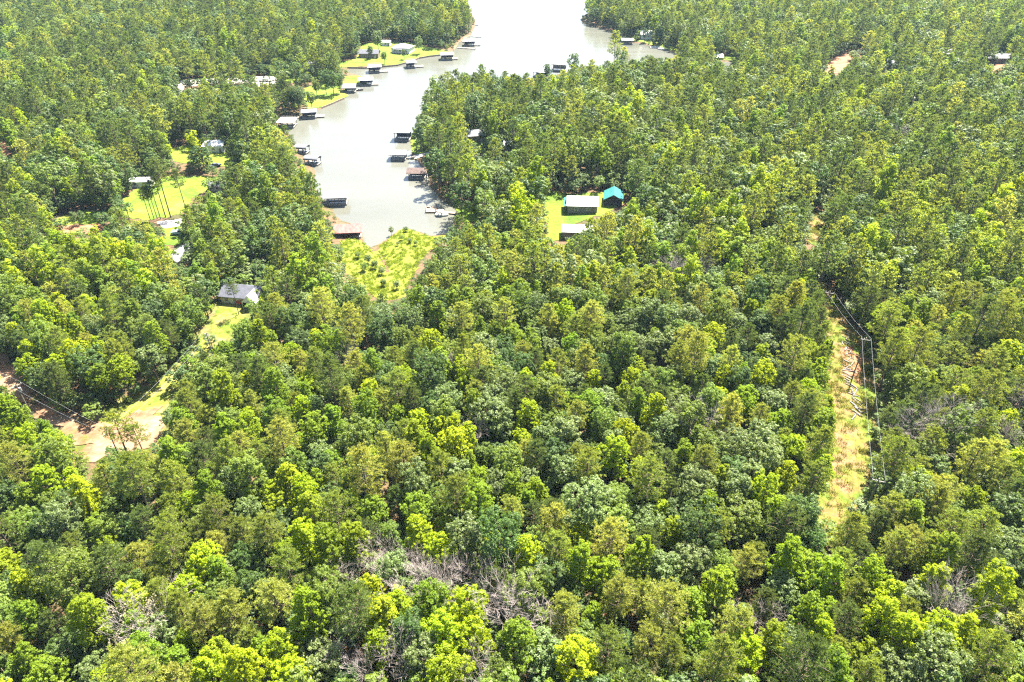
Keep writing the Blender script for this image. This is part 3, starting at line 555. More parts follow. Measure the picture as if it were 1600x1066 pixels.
dock('brown open dock with a square platform below the barn lawn', [(674, 329), (690, 332.5), (712, 335)], 1.3, 'wood', (4.0, 5.0, 0))
dock('long thin pale dock off the clay beach', [(743, 77), (715, 75.5)], 1.8, 'grey_wood')
dock('short pale dock on the wooded point above the boathouse', [(752, 58.5), (738, 57.5)], 1.8, 'grey_wood')
dock('small dock at the tip of the wooded point', [(747, 40), (742, 39)], 2.0, 'grey_wood')
dock('grey walkway dock below shade trees on the west bank', [(474, 183), (455, 187)], 1.6, 'grey_wood')
dock('weathered plank walkway in the marsh below the red-roofed boathouse', [(559, 377), (531, 391)], 1.0, 'grey_wood')
def sea_wall(label, pix):
    w = [G(px, py) for px, py in pix]; m = MB(); a = w[0]; vs, fs = [], []
    for i, p in enumerate(w):
        d = (w[min(i + 1, len(w) - 1)] - w[max(i - 1, 0)]); s = Vector((-d.y, d.x, 0)).normalized() * .14
        for q in (p - s, p + s): vs += [(q.x - a.x, q.y - a.y, -.8), (q.x - a.x, q.y - a.y, .95)]
    for i in range(len(w) - 1):
        o = 4 * i; fs += [(o, o + 4, o + 5, o + 1), (o + 1, o + 5, o + 7, o + 3), (o + 3, o + 7, o + 6, o + 2)]
    fs += [(0, 1, 3, 2), (4 * len(w) - 4, 4 * len(w) - 2, 4 * len(w) - 1, 4 * len(w) - 3)]
    o = m.poly(vs, fs).build('sea_wall', M['wood']); o.location = (a.x, a.y, 0); tag(o, label, 'sea wall')
sea_wall('brown timber sea wall along the bright lakeside lawn', [(543, 107), (570, 107.5), (592, 106), (622, 103), (640, 98), (655, 92), (672, 89), (690, 87)])
sea_wall('brown timber sea wall below the shaded lawn', [(503, 170), (520, 163), (538, 155)])
sea_wall('curved sea wall beside the brown-roofed boathouse', [(655, 254), (664, 264), (668, 276), (668, 288)])

# vehicles
def truck(label, px, py, rz, mat, name='pickup_truck', cat='truck'):
    c = G(px, py); t = empty(name, (c.x, c.y, c.z + .08), rz, label, cat)
    MB().box(0, 0, .45, 5.2, 1.9, .55).build('body', M[mat], t)
    MB().poly([(-.6, -.9, 1.0), (1.5, -.9, 1.0), (1.5, .9, 1.0), (-.6, .9, 1.0), (-.35, -.75, 1.72), (.8, -.75, 1.72), (.8, .75, 1.72), (-.35, .75, 1.72)], [(4, 5, 6, 7), (0, 1, 5, 4), (1, 2, 6, 5), (2, 3, 7, 6), (3, 0, 4, 7)]).build('cab', M[mat], t)
    for s in (-1, 1):
        MB().poly([(-.4, s * .91, 1.08), (1.2, s * .91, 1.08), (.75, s * .79, 1.62), (-.28, s * .79, 1.62)], [(0, 1, 2, 3)]).build('side_window', M['glass'], t)
        MB().box(-1.6, s * .88, 1.0, 2.0, .12, .35).build('bed_side', M[mat], t)
        for x in (-1.7, 1.6): MB().tube((x, s * .75, .36), (x, s * 1.0, .36), .36, .36, 12).build('wheel', M['tyre'], t)
    MB().poly([(1.52, -.8, 1.04), (1.52, .8, 1.04), (.9, .68, 1.66), (.9, -.68, 1.66)], [(0, 1, 2, 3)]).build('windscreen', M['glass'], t)
    return t
truck('pale blue pickup truck parked on the small lawn', 281, 366, R(15), 'bluecar')
truck('white car parked in front of the grey-roofed house', 389, 473, R(-8), 'white')
truck('red car parked beside the white car at the house', 379, 475, R(-20), 'red')
truck('small white car left of the grey-roofed house', 357, 470, R(-30), 'white')
for k, (a, b) in enumerate([(412, 128), (336, 262)]): truck(['white truck on the pale driveway behind the west shore', 'dark truck in tree shade right of the white shed'][k], a, b, R(10 + 40 * k), ['white', 'navy'][k])
block([(275, 356), (287, 356), (286, 368), (276, 370)], .95)

# ------------------------------------------------------------------ power lines
def power_pole(label, px, py, h, rz, tr=False):
    """px, py: its top"""
    c = G(px, py, h); t = empty('power_pole', (c.x, c.y, c.z - .3), rz, label, 'power pole', 'power poles')
    MB().tube((0, 0, 0), (0, 0, h + .3), .17, .11, 10).build('pole_shaft', M['pole'], t)
    MB().box(0, 0, h - .35, 2.2, .12, .12).build('crossarm', M['grey_wood'], t)
    for x in (-1, -.35, 1): MB().tube((x, 0, h - .22), (x, 0, h + .02), .06, .04, 8).build('insulator', M['white'], t)
    if tr: MB().tube((.35, 0, h - 1.9), (.35, 0, h - 1.0), .26, .26, 12).build('transformer', M['metal'], t)
    return c + Vector((0, 0, h)), rz
def wires(label, A, B, sag=.6, cut=1.0):
    (a, ra), (b, rb) = A, B
    for i, (o, nm) in enumerate(((-1, 'first'), (1, 'second'))):
        p = a + Vector((math.cos(ra), math.sin(ra), 0)) * o + Vector((0, 0, .02)); q = b + Vector((math.cos(rb), math.sin(rb), 0)) * o + Vector((0, 0, .02))
        m = MB(); pts = [p.lerp(q, k / 12 * cut) - Vector((0, 0, sag * 4 * (k / 12) * (1 - k / 12))) for k in range(13)]
        m.path([v - p for v in pts], [.012] * 13, 5); w = m.build('power_wire', M['wire']); w.location = p; tag(w, label.replace('@', ['near', 'far'][i]), 'wire', 'power wires')
RA = R(-20)
p1 = power_pole('tall crossarm power pole beside the right-hand clearing', 1354, 528, 11.5, RA)
p0 = power_pole('power pole at the far bend of the right-hand clearing', 1297, 455, 11.0, RA)
p2 = power_pole('power pole at the near end of the right-hand clearing', 1374, 748, 11.0, RA)
wires('@ wire of the power line from the crossarm pole to the far bend', p0, p1); wires('@ wire of the power line from the crossarm pole towards the near end', p1, p2)
q1 = power_pole('power pole with a transformer over the dirt road', 24, 600, 10.5, R(60), True)
q2 = power_pole('power pole beside the leaning pine at the road bend', 170, 676, 10.5, R(10))
q3 = power_pole('power pole at the top of the grassy track', 322, 520, 10, R(-30))
q0 = power_pole('power pole where the dirt road leaves the forest', -90, 540, 10.5, R(60))
wires('@ wire above the shaded dirt road', q1, q2); wires('@ wire above the grassy track', q2, q3, .9); wires('@ wire above the start of the dirt road', q0, q1)

# cut logs in the clearing
_U = 'first second third fourth fifth sixth seventh eighth ninth tenth eleventh twelfth thirteenth fourteenth fifteenth sixteenth seventeenth eighteenth nineteenth'.split()
_T = {2: ('twentieth', 'twenty'), 3: ('thirtieth', 'thirty'), 4: ('fortieth', 'forty'), 5: ('fiftieth', 'fifty'), 6: ('sixtieth', 'sixty'), 7: ('seventieth', 'seventy'), 8: ('eightieth', 'eighty'), 9: ('ninetieth', 'ninety')}
ORD = _U + [(_T[n // 10][0] if n % 10 == 0 else _T[n // 10][1] + '-' + _U[n % 10 - 1]) for n in range(20, 100)]
for i in range(54):
    u = i / 53; px = 1318 + 20 * u + 4 * math.sin(u * 9) + rng.gauss(0, 3.2); py = 524 + 128 * u + rng.uniform(-1, 1)
    c = G(px, py); L = rng.uniform(.8, 2.6); r = rng.uniform(.08, .17); m = MB()
    b = rng.uniform(-.12, .12)
    m.path([(-L / 2, 0, r), (-L * .15, b, r * 1.02), (L * .2, b * .7, r), (L / 2, 0, r * .9)], [r, r * 1.02, r * .9, r * .8], 8); m.f.append(tuple(range(8))[::-1])
    o = m.build('log', M['log']); o.location = (c.x, c.y, c.z + .12); o.rotation_euler = (0, rng.uniform(-.1, .1), rng.gauss(1.9, .8))
    tag(o, 'grey cut log, %s from the far end of the strewn row under the power line' % ORD[i], 'log', 'cut logs strewn along the clearing')

# ------------------------------------------------------------------ tree shapes
def leaf_quads(C, N, size, rg, asp=.62):
    """one diamond-shaped leaf spray at each point C, facing N"""
    n = len(C); N = N / np.linalg.norm(N, axis=1, keepdims=True)
    a = rg.normal(size=(n, 3)); T = np.cross(N, a); T /= np.linalg.norm(T, axis=1, keepdims=True) + 1e-9; B = np.cross(N, T)
    s = size * rg.uniform(.7, 1.3, (n, 1))
    bend = N * s * rg.uniform(-.18, .12, (n, 1))
    V = np.stack([C - T * s * .5, C - B * s * .5 * asp + bend, C + T * s * .5, C + B * s * .5 * asp + bend], 1).reshape(-1, 3)
    return V, np.arange(4 * n).reshape(-1, 4)
def sph(n, rg, up=0.0):
    d = rg.normal(size=(n, 3)); d[:, 2] += up; return d / np.linalg.norm(d, axis=1, keepdims=True)
def broad_crown(seed, Rr, H0, H1, lobes, cl, lv, size, spire=0.0, crad=.8, jn=.42):
    """crown > boughs > leaf clumps > leaves; returns verts, quads and the bough centres"""
    rg = np.random.default_rng(seed); Vs, LB = [], []
    mid, hh = (H0 + H1) / 2, (H1 - H0) / 2
    for i in range(lobes):
        f = (i + .5) / lobes; zz = -0.75 + 1.6 * f; a = i * 2.4 + rg.uniform(-.5, .5)
        w = math.sqrt(max(0.05, 1 - min(abs(zz), .98) ** 2)) * (1 - spire * max(0, zz) * .8)
        rad = Rr * w * rg.uniform(.4, .86)
        c = np.array([math.cos(a) * rad, math.sin(a) * rad, mid + zz * hh * rg.uniform(.8, 1.0)])
        LB.append(c); lr = Rr * rg.uniform(.28, .50) * (1 - spire * .35 * max(0, zz))
        d = sph(cl, rg, .35); cc = c + d * lr * np.array([1, 1, .8 + spire * .7]) * rg.uniform(.65, 1.05, (cl, 1))
        for q, dd in zip(cc, d):
            r = crad * rg.uniform(.65, 1.25); e = sph(lv, rg, .5); k = rg.uniform(.35, 1, (lv, 1)) ** .5
            Vs.append((q + e * r * k * np.array([1, 1, .75]), e * .7 + dd * .35 + np.array([0, 0, .45]) + rg.normal(size=(lv, 3)) * jn))
    C = np.concatenate([v[0] for v in Vs]); N = np.concatenate([v[1] for v in Vs])
    V, Qd = leaf_quads(C, N, size, rg); return V, Qd, LB[::2]
def broad_trunk(seed, H0, H1, LB, r=.24):
    m = MB(); rg = random.Random(seed); lean = (rg.uniform(-.3, .3), rg.uniform(-.3, .3)); top = H0 + (H1 - H0) * .75
    m.path([(0, 0, -.5), (lean[0] * .3, lean[1] * .3, H0 * .6), (lean[0], lean[1], H0 + 1), (lean[0] * 1.3, lean[1] * 1.3, top)], [r * 1.25, r, r * .75, r * .2], 7)
    for c in LB:
        z = min(max(H0 * .8, c[2] - 2.2 - rg.uniform(0, 1)), top); m.path([(lean[0], lean[1], z), (c[0] * .5, c[1] * .5, z + (c[2] - z) * .6), tuple(c)], [r * .38, r * .25, r * .1], 5)
    return m
def pine_parts(seed, H, hb, Rr, nb, tufts, blades, bl, bw):
    rg = np.random.default_rng(seed); m = MB(); lean = rg.uniform(-.4, .4, 2)
    ax = lambda z: np.array([lean[0] * (z / H) ** 2, lean[1] * (z / H) ** 2, z])
    m.path([tuple(ax(z)) for z in (-.5, H * .3, H * .6, H * .85, H)], [.24, .19, .15, .09, .03], 7)
    C = []
    for i in range(nb):
        f = (i + rg.uniform(0, 1)) / nb; z = hb + (H - hb) * f; a = i * 2.399 + rg.uniform(-.4, .4)
        L = Rr * (math.sin(math.pi * min(1, .30 + .70 * f)) ** .75 * .95 + .12) * rg.uniform(.7, 1.15)
        up = rg.uniform(.12, .4) + .5 * f; d = np.array([math.cos(a), math.sin(a), up]); b0 = ax(z); tip = b0 + d * L - np.array([0, 0, .10 * L * (1 - f)])
        m.path([tuple(b0), tuple(b0 * .45 + tip * .55 + np.array([0, 0, .08 * L])), tuple(tip)], [.055, .035, .015], 4)
        for t in range(tufts):
            s = .38 + .66 * t / max(1, tufts - 1); q = b0 + (tip - b0) * s; side = np.array([-math.sin(a), math.cos(a), 0]) * rg.uniform(-1, 1) * L * .38 * s
            C.append((q + side + np.array([0, 0, rg.uniform(-.1, .3)]), d))
    for k in range(4): C.append((ax(H) + rg.normal(size=3) * .25, np.array([0, 0, 1.])))
    Vs = []
    for q, d in C:
        e = sph(blades, rg, .45) + d * .35; e /= np.linalg.norm(e, axis=1, keepdims=True)
        s = np.cross(e, rg.normal(size=(blades, 3))); s /= np.linalg.norm(s, axis=1, keepdims=True) + 1e-9
        l = bl * rg.uniform(.75, 1.25, (blades, 1)); o = q + e * .05
        Vs.append(np.stack([o, o + e * l * .55 + s * bw, o + e * l, o + e * l * .55 - s * bw], 1).reshape(-1, 3))
    V = np.concatenate(Vs); return V, np.arange(len(V)).reshape(-1, 4), m
def bare_parts(seed, H, spread):
    rg = random.Random(seed); m = MB(); m2 = MB(); tops = []
    def grow(mb, p, d, L, r, lev):
        pts, rad = [p], [r]; q = p.copy(); dd = d.copy()
        for k in range(3):
            dd = (dd + Vector((rg.uniform(-.13, .13), rg.uniform(-.13, .13), rg.uniform(.02, .24)))).normalized(); q = q + dd * L / 3; pts.append(q.copy()); rad.append(max(.012, r * (1 - .28 * (k + 1))))
        mb.path(pts, rad, 6 if lev == 0 else 4 if lev < 3 else 3)
        if lev >= 4: return
        for k in range((8, 5, 4, 4)[lev]):
            t = rg.uniform(.35 if lev else .42, 1.0); i = min(2, int(t * 3)); b = pts[i].lerp(pts[i + 1], t * 3 - i)
            o = dd.orthogonal(); o.rotate(Matrix.Rotation(rg.uniform(0, 6.28), 3, dd)); nd = (dd * rg.uniform(.6, 1.0) + o * rg.uniform(.6, 1.0) * spread).normalized()
            grow(m2, b, nd, L * rg.uniform(.42, .66), max(.010, rad[i] * .42), lev + 1)
    grow(m, Vector((0, 0, -.4)), Vector((0, 0, 1)), H * .72, .21, 0)
    return m, m2

PROTO = {'pine_tree': [], 'oak_tree': [], 'sweetgum_tree': []}     # near shapes: (trunk mesh, crown mesh, height, crown radius)
FAR = {k: [] for k in PROTO}                                        # lighter shapes for the far forest
def crown_me(nm, V, Qd, mat): return np_mesh(nm, V, Qd, [mat])
def far_me(nm, V, Qd, mat, tm):
    tv = np.array(tm.v); fs = []
    for f in tm.f:
        for i in range(1, len(f) - 1): fs.append((f[0], f[i], f[i + 1]))
    tri = [(a, b, c, d) for a, b, c, d in Qd]
    me = bpy.data.meshes.new(nm)
    vv = np.concatenate([V, tv]); o = len(V); q4 = np.asarray(Qd); t3 = np.array(fs) + o
    T = np.concatenate([q4[:, [0, 1, 2]], q4[:, [0, 2, 3]], t3]); mi = np.r_[np.zeros(2 * len(q4), int), np.ones(len(t3), int)]
    return np_mesh(nm, vv, T, [mat, M['bark']], mi)
PINES = [(17, 7.0, 3.3), (18.5, 8, 3.6), (15.5, 6, 3.1), (17.5, 7.5, 3.9), (16.5, 6.0, 3.0), (18, 9.5, 3.4)]
OAKS = [(15.5, 4.2, 4.3), (17, 5, 4.7), (14, 4, 3.9), (16, 4.5, 4.1), (14.5, 5, 4.6), (16.5, 4, 3.6)]
GUMS = [(17, 4, 3.5), (18.5, 5, 3.2), (15.5, 4, 3.7), (16.5, 4.5, 3.0), (15, 4.5, 4.1), (17.5, 4, 2.8)]
for i, (H, hb, r) in enumerate(PINES):
    V, Qd, tm = pine_parts(100 + i, H, hb, r, 50, 8, 20, .46, .055)
    PROTO['pine_tree'].append((tm.mesh('pine_trunk', M['bark']), crown_me('pine_crown', V, Qd, M['pine_tree'][1][1]), H, r))
for i, (H, hb, r) in enumerate(OAKS):
    V, Qd, LB = broad_crown(200 + i, r, hb, H, 17, 24, 27, .33, 0, .44, .55)
    PROTO['oak_tree'].append((broad_trunk(i, hb, H, LB).mesh('oak_trunk', M['bark']), crown_me('oak_crown', V, Qd, M['oak_tree'][0][1]), H, r))
for i, (H, hb, r) in enumerate(GUMS):
    V, Qd, LB = broad_crown(300 + i, r, hb, H, 19, 21, 21, .36, .6, .36, .6)
    PROTO['sweetgum_tree'].append((broad_trunk(40 + i, hb, H, LB).mesh('sweetgum_trunk', M['bark']), crown_me('sweetgum_crown', V, Qd, M['sweetgum_tree'][0][1]), H, r))
LP = bpy.data.objects
for kind, spec in (('pine_tree', PINES), ('oak_tree', OAKS), ('sweetgum_tree', GUMS)):
    for i, (H, hb, r) in enumerate(spec[:4]):
        if kind == 'pine_tree': V, Qd, tm = pine_parts(500 + i, H, hb, r, 30, 5, 12, .62, .13)
        else:
            g = kind == 'sweetgum_tree'; V, Qd, LB = broad_crown(600 + i + 10 * g, r, hb, H, 12, 12, 17, .54, .6 * g, .6, .26); tm = broad_trunk(70 + i, hb, H, LB[:4])
        for j, (nm, mat) in enumerate(M[kind]):
            FAR[kind].append((bpy.data.objects.new('far_' + kind, far_me('far_' + kind, V, Qd, mat, tm)), H, r))

# ------------------------------------------------------------------ which tree stands where
LIME = """825,864 906,836 909,872 949,890 899,1024 1180,968 1165,1011 1053,821 1000,864 1294,897 1289,948 1283,986 1352,1024 1392,922 1468,897 1552,915 1554,948 1306,822
1418,983 1210,998 1377,958 653,826 686,852 476,839 552,836 734,948 739,988 587,998 691,983 438,1011 446,1049 699,1052 681,1039 35,902 316,874 291,915 200,928 197,1031 321,1039 337,1009 177,1059
858,583 820,586 825,642 1116,518 987,591 1025,637 962,697 977,677 1165,619 1191,548 838,761 1002,733 815,682 927,591 1195,576 640,596 628,583 577,606 721,573 473,637 655,654 731,677 709,685 747,748 450,743 577,710 673,535 496,528 425,763 476,766
349,603 86,570 243,560 387,672 187,575 18,672 66,743 390,647 1410,545 1380,562 1453,591 1499,616 1577,548 1261,550 1263,604 1248,690 1230,740 1435,745 1223,652 1281,568 1575,654 1592,715
33,435 63,412 104,432 152,404 182,387 210,402 243,382 228,356 139,475 157,493 66,488 200,422 197,333 256,392 357,427 813,281 808,301 813,321 1043,240 1175,253 1187,281 1127,334 1089,291 967,420 1086,417 813,395 871,488 1157,359
1210,280 1377,333 1471,364 1438,333 1415,404 1261,435 1562,318 1587,455 1529,420 1091,205 1048,241 1172,241 886,220 1101,165 1139,182 1068,124 866,127 433,268 425,245 463,417 689,395 787,443 476,448 720,200 710,195 655,165"""
BLUE = """850,682 884,670 820,650 1127,568 1175,733 1010,538 977,657 942,619 1035,839 1040,884 1567,842 1220,917 1235,1006 1471,1036 1529,649 1144,278 1012,349 890,590 1060,640 1145,690 1190,680 880,735 905,790 930,770 1080,870 1560,880 1590,860 1440,1050 1400,1040 1080,320 1110,270
860,540 835,470 900,470 1040,530 980,500 1150,760 1090,760 480,470 445,440 700,620 760,640 790,600 410,560 440,590 60,300 210,145 240,140"""
OLIVE = """1005,930 965,930 880,960 1045,940 950,1010 1420,840 1450,860 1520,720 1480,760 1400,715 1330,690 450,890 470,905 415,830 500,850 430,930 720,500 760,470 930,530 1075,535 1060,560 1000,700 1015,745 440,690 430,560 570,740 690,730 250,930 310,830 360,950 1150,980"""
HAND = []
for txt, kind, sh in ((LIME, 'sweetgum_tree', None), (BLUE, 'oak_tree', 1), (OLIVE, 'pine_tree', None)):
    for t in txt.split():
        a, b = t.split(','); HAND.append((float(a), float(b), kind, sh))
BARE = [(653, 880, 9), (633, 922, 12), (691, 897, 11), (704, 935, 11), (732, 897, 10), (764, 935, 13), (796, 968, 15), (820, 960, 13), (610, 865, 9), (587, 890, 10), (532, 905, 10), (544, 1016, 10), (620, 1040, 11), (749, 1044, 12), (577, 1047, 10),
    (1468, 953, 13), (1490, 945, 11), (1554, 970, 9), (1455, 665, 15), (1435, 672, 13), (1585, 687, 12), (1592, 627, 11), (1101, 662, 14), (542, 561, 11), (696, 573, 10), (747, 682, 10), (1045, 420, 14), (1060, 428, 12), (1101, 427, 11), (954, 392, 12), (1405, 218, 14), (1337, 197, 14), (1281, 210, 13), (675, 905, 9), (1183, 975, 10), (655, 930, 8)]
cells = {}
def near_ok(x, y, r, k=.78):
    cx, cy_ = int(x // 8), int(y // 8)
    for i in (-1, 0, 1):
        for j in (-1, 0, 1):
            for (a, b, q) in cells.get((cx + i, cy_ + j), ()):
                if (a - x) ** 2 + (b - y) ** 2 < (k * (q + r)) ** 2: return False
    return True
def put(x, y, r): cells.setdefault((int(x // 8), int(y // 8)), []).append((x, y, r))
def blocked(px, py):
    i, j = int((py + 60) // STEP), int((px + 200) // STEP)
    return BLOCKG[i, j] if 0 <= i < BH and 0 <= j < BW else 0.0
def covers(x, y, z, H, r, rr):
    """does a tree here hide ground that the photo shows?"""
    worst = 0
    for dx, f in ((0, .97), (0, .75), (0, .5), (0, .3), (0, .12), (-.85, .7), (.85, .7), (-.4, .9), (.4, .9), (-.45, .6), (.45, .6), (-.7, .5), (.7, .5), (-.8, .8), (.8, .8)):
        px, py, d = project(x + dx * r, y, z + H * f); worst = max(worst, blocked(px, py))
    return rr < worst
def dice(x, y):
    h = math.sin(math.floor(x / 9) * 127.1 + math.floor(y / 9) * 311.7) * 43758.5453
    return (h - math.floor(h)) * .999
SUNG = np.zeros_like(BLOCKG)
for pix in ([(90, 655), (150, 668), (245, 640), (247, 692), (165, 696), (100, 690)], [(340, 470), (412, 466), (416, 480), (374, 520), (334, 530)], [(352, 435), (412, 438), (412, 462), (354, 462)],
            [(1300, 500), (1318, 540), (1340, 600), (1352, 690), (1335, 780), (1300, 814), (1306, 720), (1312, 650)], [(1256, 334), (1284, 334), (1282, 372), (1266, 384)], [(258, 278), (346, 279), (320, 300), (262, 340), (225, 345), (200, 330)], [(855, 318), (884, 312), (930, 332), (884, 356), (862, 374)], [(884, 299), (936, 299), (930, 320), (886, 318)],
            [(545, 106), (560, 92), (620, 80), (690, 80), (700, 82), (640, 97)], [(545, 376), (575, 390), (600, 382), (634, 357), (690, 370), (655, 408), (632, 455), (600, 460), (560, 430)], [(250, 346), (285, 344), (288, 370), (262, 380)], [(545, 120), (574, 124), (552, 135)], [(290, 125), (400, 121), (428, 120), (400, 132), (300, 132)], [(517, 346), (567, 346), (567, 362), (517, 362)], [(636, 264), (668, 264), (668, 280), (636, 280)], [(668, 324), (712, 324), (712, 338), (668, 338)], [(944, 298), (974, 298), (970, 312), (946, 312)], [(882, 347), (920, 347), (918, 358), (884, 358)]):
    q = np.array(pix, float); m = inside_poly(gp, q).reshape(BH, BW); SUNG[m] = 1
SHX, SHY = math.sin(SUN_AZ) / math.tan(SUN_EL), math.cos(SUN_AZ) / math.tan(SUN_EL)
def shades(x, y, z, H, r):
    """would its shadow fall on ground that the photo shows in sun?"""
    for f, o in ((.95, 0), (.75, -.6), (.75, .6), (.5, 0)):
        px, py, d = project(x + o * r - SHX * H * f, y - SHY * H * f, z)
        i, j = int((py + 60) // STEP), int((px + 200) // STEP)
        if d > 5 and 0 <= i < BH and 0 <= j < BW and SUNG[i, j]: return True
    return False
TREES = []
def add_tree(x, y, z, kind, var, s, sz, sh, rot, force=False):
    TREES.append(dict(x=x, y=y, z=z, k=kind, v=var, s=s, sz=sz, sh=sh, rot=rot))
SPEC = {'pine_tree': PINES, 'oak_tree': OAKS, 'sweetgum_tree': GUMS}
BARES = []
PATCH_W = [(inside_poly, np.array([tuple(G(px, py))[:2] for px, py in pix])) for nm, mk, pix, kp, lab in PATCHES if kp >= .9 or nm == 'grass_strip']
for px, py, H in BARE:
    H *= .95; c = G(px, py, H * .72); BARES.append((c, H, px, py)); put(c.x, c.y, 1.7)
for px, py, kind, sh in HAND:
    v = rng.randrange(6); H, hb, r = SPEC[kind][v]; s = rng.uniform(.66, .92) * (1.2 if py < 420 else 1.0); c = G(px, py, H * s * .74)
    if kind == 'sweetgum_tree': sh = rng.choices((0, 1), (.72, .28))[0]
    if kind == 'pine_tree': sh = rng.choices((1, 2), (.4, .6))[0]
    if any(f(np.array([(c.x, c.y)]), w)[0] for f, w in PATCH_W): continue
    if lake_sd([(c.x, c.y)])[0] < 1.5 or not near_ok(c.x, c.y, r * s, .42) or covers(c.x, c.y, c.z, H * s, r * s, dice(c.x, c.y)) or shades(c.x, c.y, c.z, H * s, r * s): continue
    put(c.x, c.y, r * s); add_tree(c.x, c.y, c.z - .1, kind, v, s, s * rng.uniform(.9, 1.08), sh, rng.uniform(0, 6.28))
N = 210000
# candidates, denser where the camera is close
cy_ = (NR.uniform(0, 1, N) ** .62) * 930 + 2; cx_ = NR.uniform(-1, 1, N) * (cy_ * .86 + 62)
cand = np.stack([cx_, cy_], 1); csd = lake_sd(cand); cz = height(cand, csd)
inpatch = np.zeros(N, bool)
for f, w in PATCH_W: inpatch |= f(cand, w)
cpx, cpy, cd = project(cx_, cy_, cz + 13)
order = np.argsort(cy_ + NR.uniform(0, 60, N))
def kinds_at(px, py):
    if py < 250: w = (.60, .34, .06)
    elif px > 1230 and py < 880: w = (.70, .18, .12)
    elif 830 < px < 1230 and 480 < py < 800: w = (.34, .52, .14)
    elif py > 850: w = (.34, .40, .26)
    elif px < 320 and 350 < py < 560: w = (.36, .34, .30)
    elif 380 < px < 830 and py > 480: w = (.34, .40, .26)
    else: w = (.46, .38, .16)
    return rng.choices(('pine_tree', 'oak_tree', 'sweetgum_tree'), w)[0]
for i in order:
    if csd[i] < 2.5 or inpatch[i]: continue
    x, y, z = cx_[i], cy_[i], cz[i]; kind = kinds_at(cpx[i], cpy[i]); v = rng.randrange(6); H, hb, r = SPEC[kind][v]
    s = rng.uniform(.56, .94) * (1.26 if cpy[i] < 300 else 1.14 if cpy[i] < 430 else 1.0)
    if not near_ok(x, y, r * s, .61 if kind != 'pine_tree' else .67): continue
    if (covers(x, y, z, H * s, r * s, dice(x, y)) or shades(x, y, z, H * s, r * s)): continue
    put(x, y, r * s)
    far_ = cpy[i] < 320
    sh = rng.choices((0, 1, 2), {'pine_tree': (.66, .30, .04) if far_ else (.45, .45, .10) if cpx[i] > 1200 else (.28, .42, .30), 'oak_tree': (.58, .20, .22) if far_ else (.30, .22, .48), 'sweetgum_tree': (.22, .25, .53)}[kind])[0]
    add_tree(x, y, z - .1, kind, v, s, s * rng.uniform(.84, 1.18), sh, rng.uniform(0, 6.28))

# ------------------------------------------------------------------ labels that single out each near tree
MARKS = [('the crossarm power pole', 1354, 528), ('the strewn row of logs', 1330, 600), ('the wide bare tree by the clearing', 1447, 668), ('the bare tree at lower right', 1475, 950), ('the thicket of bare trees', 690, 910),
    ('the tall pale bare tree', 800, 965), ('the pale bend of the dirt road', 205, 668), ('the grey-roofed house', 385, 452), ('the yellow-green marsh', 620, 430), ('the lone bare tree in mid-forest', 1101, 662), ('the white-roofed barn', 908, 312),
    ('the half-bare tree low on the left', 210, 973), ('the bare pair below the barn', 1050, 424), ('the bare tree left of centre', 542, 561), ('the slim snag at centre', 747, 682), ('the shaded dirt road', 40, 590),
    ('the red-roofed boathouse', 545, 362), ('the pale truck', 280, 362), ('the near end of the clearing', 1310, 812), ('the bottom right corner', 1600, 1066), ('the bottom left corner', 0, 1066), ('the bottom edge centre', 1000, 1066), ('the upper end of the clearing', 1270, 350), ('the right edge centre', 1600, 420)]
def side(dx, dy):
    if abs(dx) > abs(dy): return 'right of' if dx > 0 else 'left of'
    return 'below' if dy > 0 else 'above'
used_labels = {}
def mark_label(px, py, what):
    m = min(MARKS, key=lambda m: (m[1] - px) ** 2 + (m[2] - py) ** 2)
    return (what, side(px - m[1], py - m[2]), m[0], (m[1] - px) ** 2 + (m[2] - py) ** 2)
WORD = {'pine_tree': 'pine', 'oak_tree': 'round-crowned tree', 'sweetgum_tree': 'upright leafy tree'}
CNT = {k: 0 for k in PROTO}; NEAR, REST = [], []
for t in TREES:
    H, hb, r = SPEC[t['k']][t['v']]; t['H'] = H * t['sz']; t['px'], t['py'], t['d'] = project(t['x'], t['y'], t['z'] + t['H'] * .75)
for t in sorted(TREES, key=lambda t: t['d']):
    if CNT[t['k']] < 298 and 4 < t['px'] < 1596 and 4 < t['py'] < 1062: CNT[t['k']] += 1; NEAR.append(t)
    else: REST.append(t)
lab = {}
for i, t in enumerate(NEAR):
    a, b, c, d = mark_label(t['px'], t['py'], M[t['k']][t['sh']][0] + ' ' + WORD[t['k']]); lab.setdefault((a, b, c), []).append((d, i))
for (a, b, c), L in lab.items():
    L.sort()
    for n, (d, i) in enumerate(L): NEAR[i]['label'] = a + (', nearest ' if n == 0 else ', ' + ORD[n] + ' nearest ') + b + ' ' + c
GROUP = {'pine_tree': 'pines in the near forest', 'oak_tree': 'round-crowned trees in the near forest', 'sweetgum_tree': 'upright broadleaf trees in the near forest'}
CAT = {'pine_tree': 'pine tree', 'oak_tree': 'tree', 'sweetgum_tree': 'tree'}
def plant(t, label, group, cat, name=None):
    tm, cm, H, r = PROTO[t['k']][t['v']]
    e = empty(name or t['k'], (t['x'], t['y'], t['z']), t['rot'], label, cat, group, (t['s'], t['s'], t['sz']))
    for nm, me in (('trunk', tm), ('crown', cm)):
        o = bpy.data.objects.new(nm, me); COL.objects.link(o); o.parent = e
        if nm == 'crown':
            o.material_slots[0].link = 'OBJECT'; o.material_slots[0].material = M[t['k']][t['sh']][1]
    return e
for t in NEAR: plant(t, t['label'], GROUP[t['k']], CAT[t['k']])

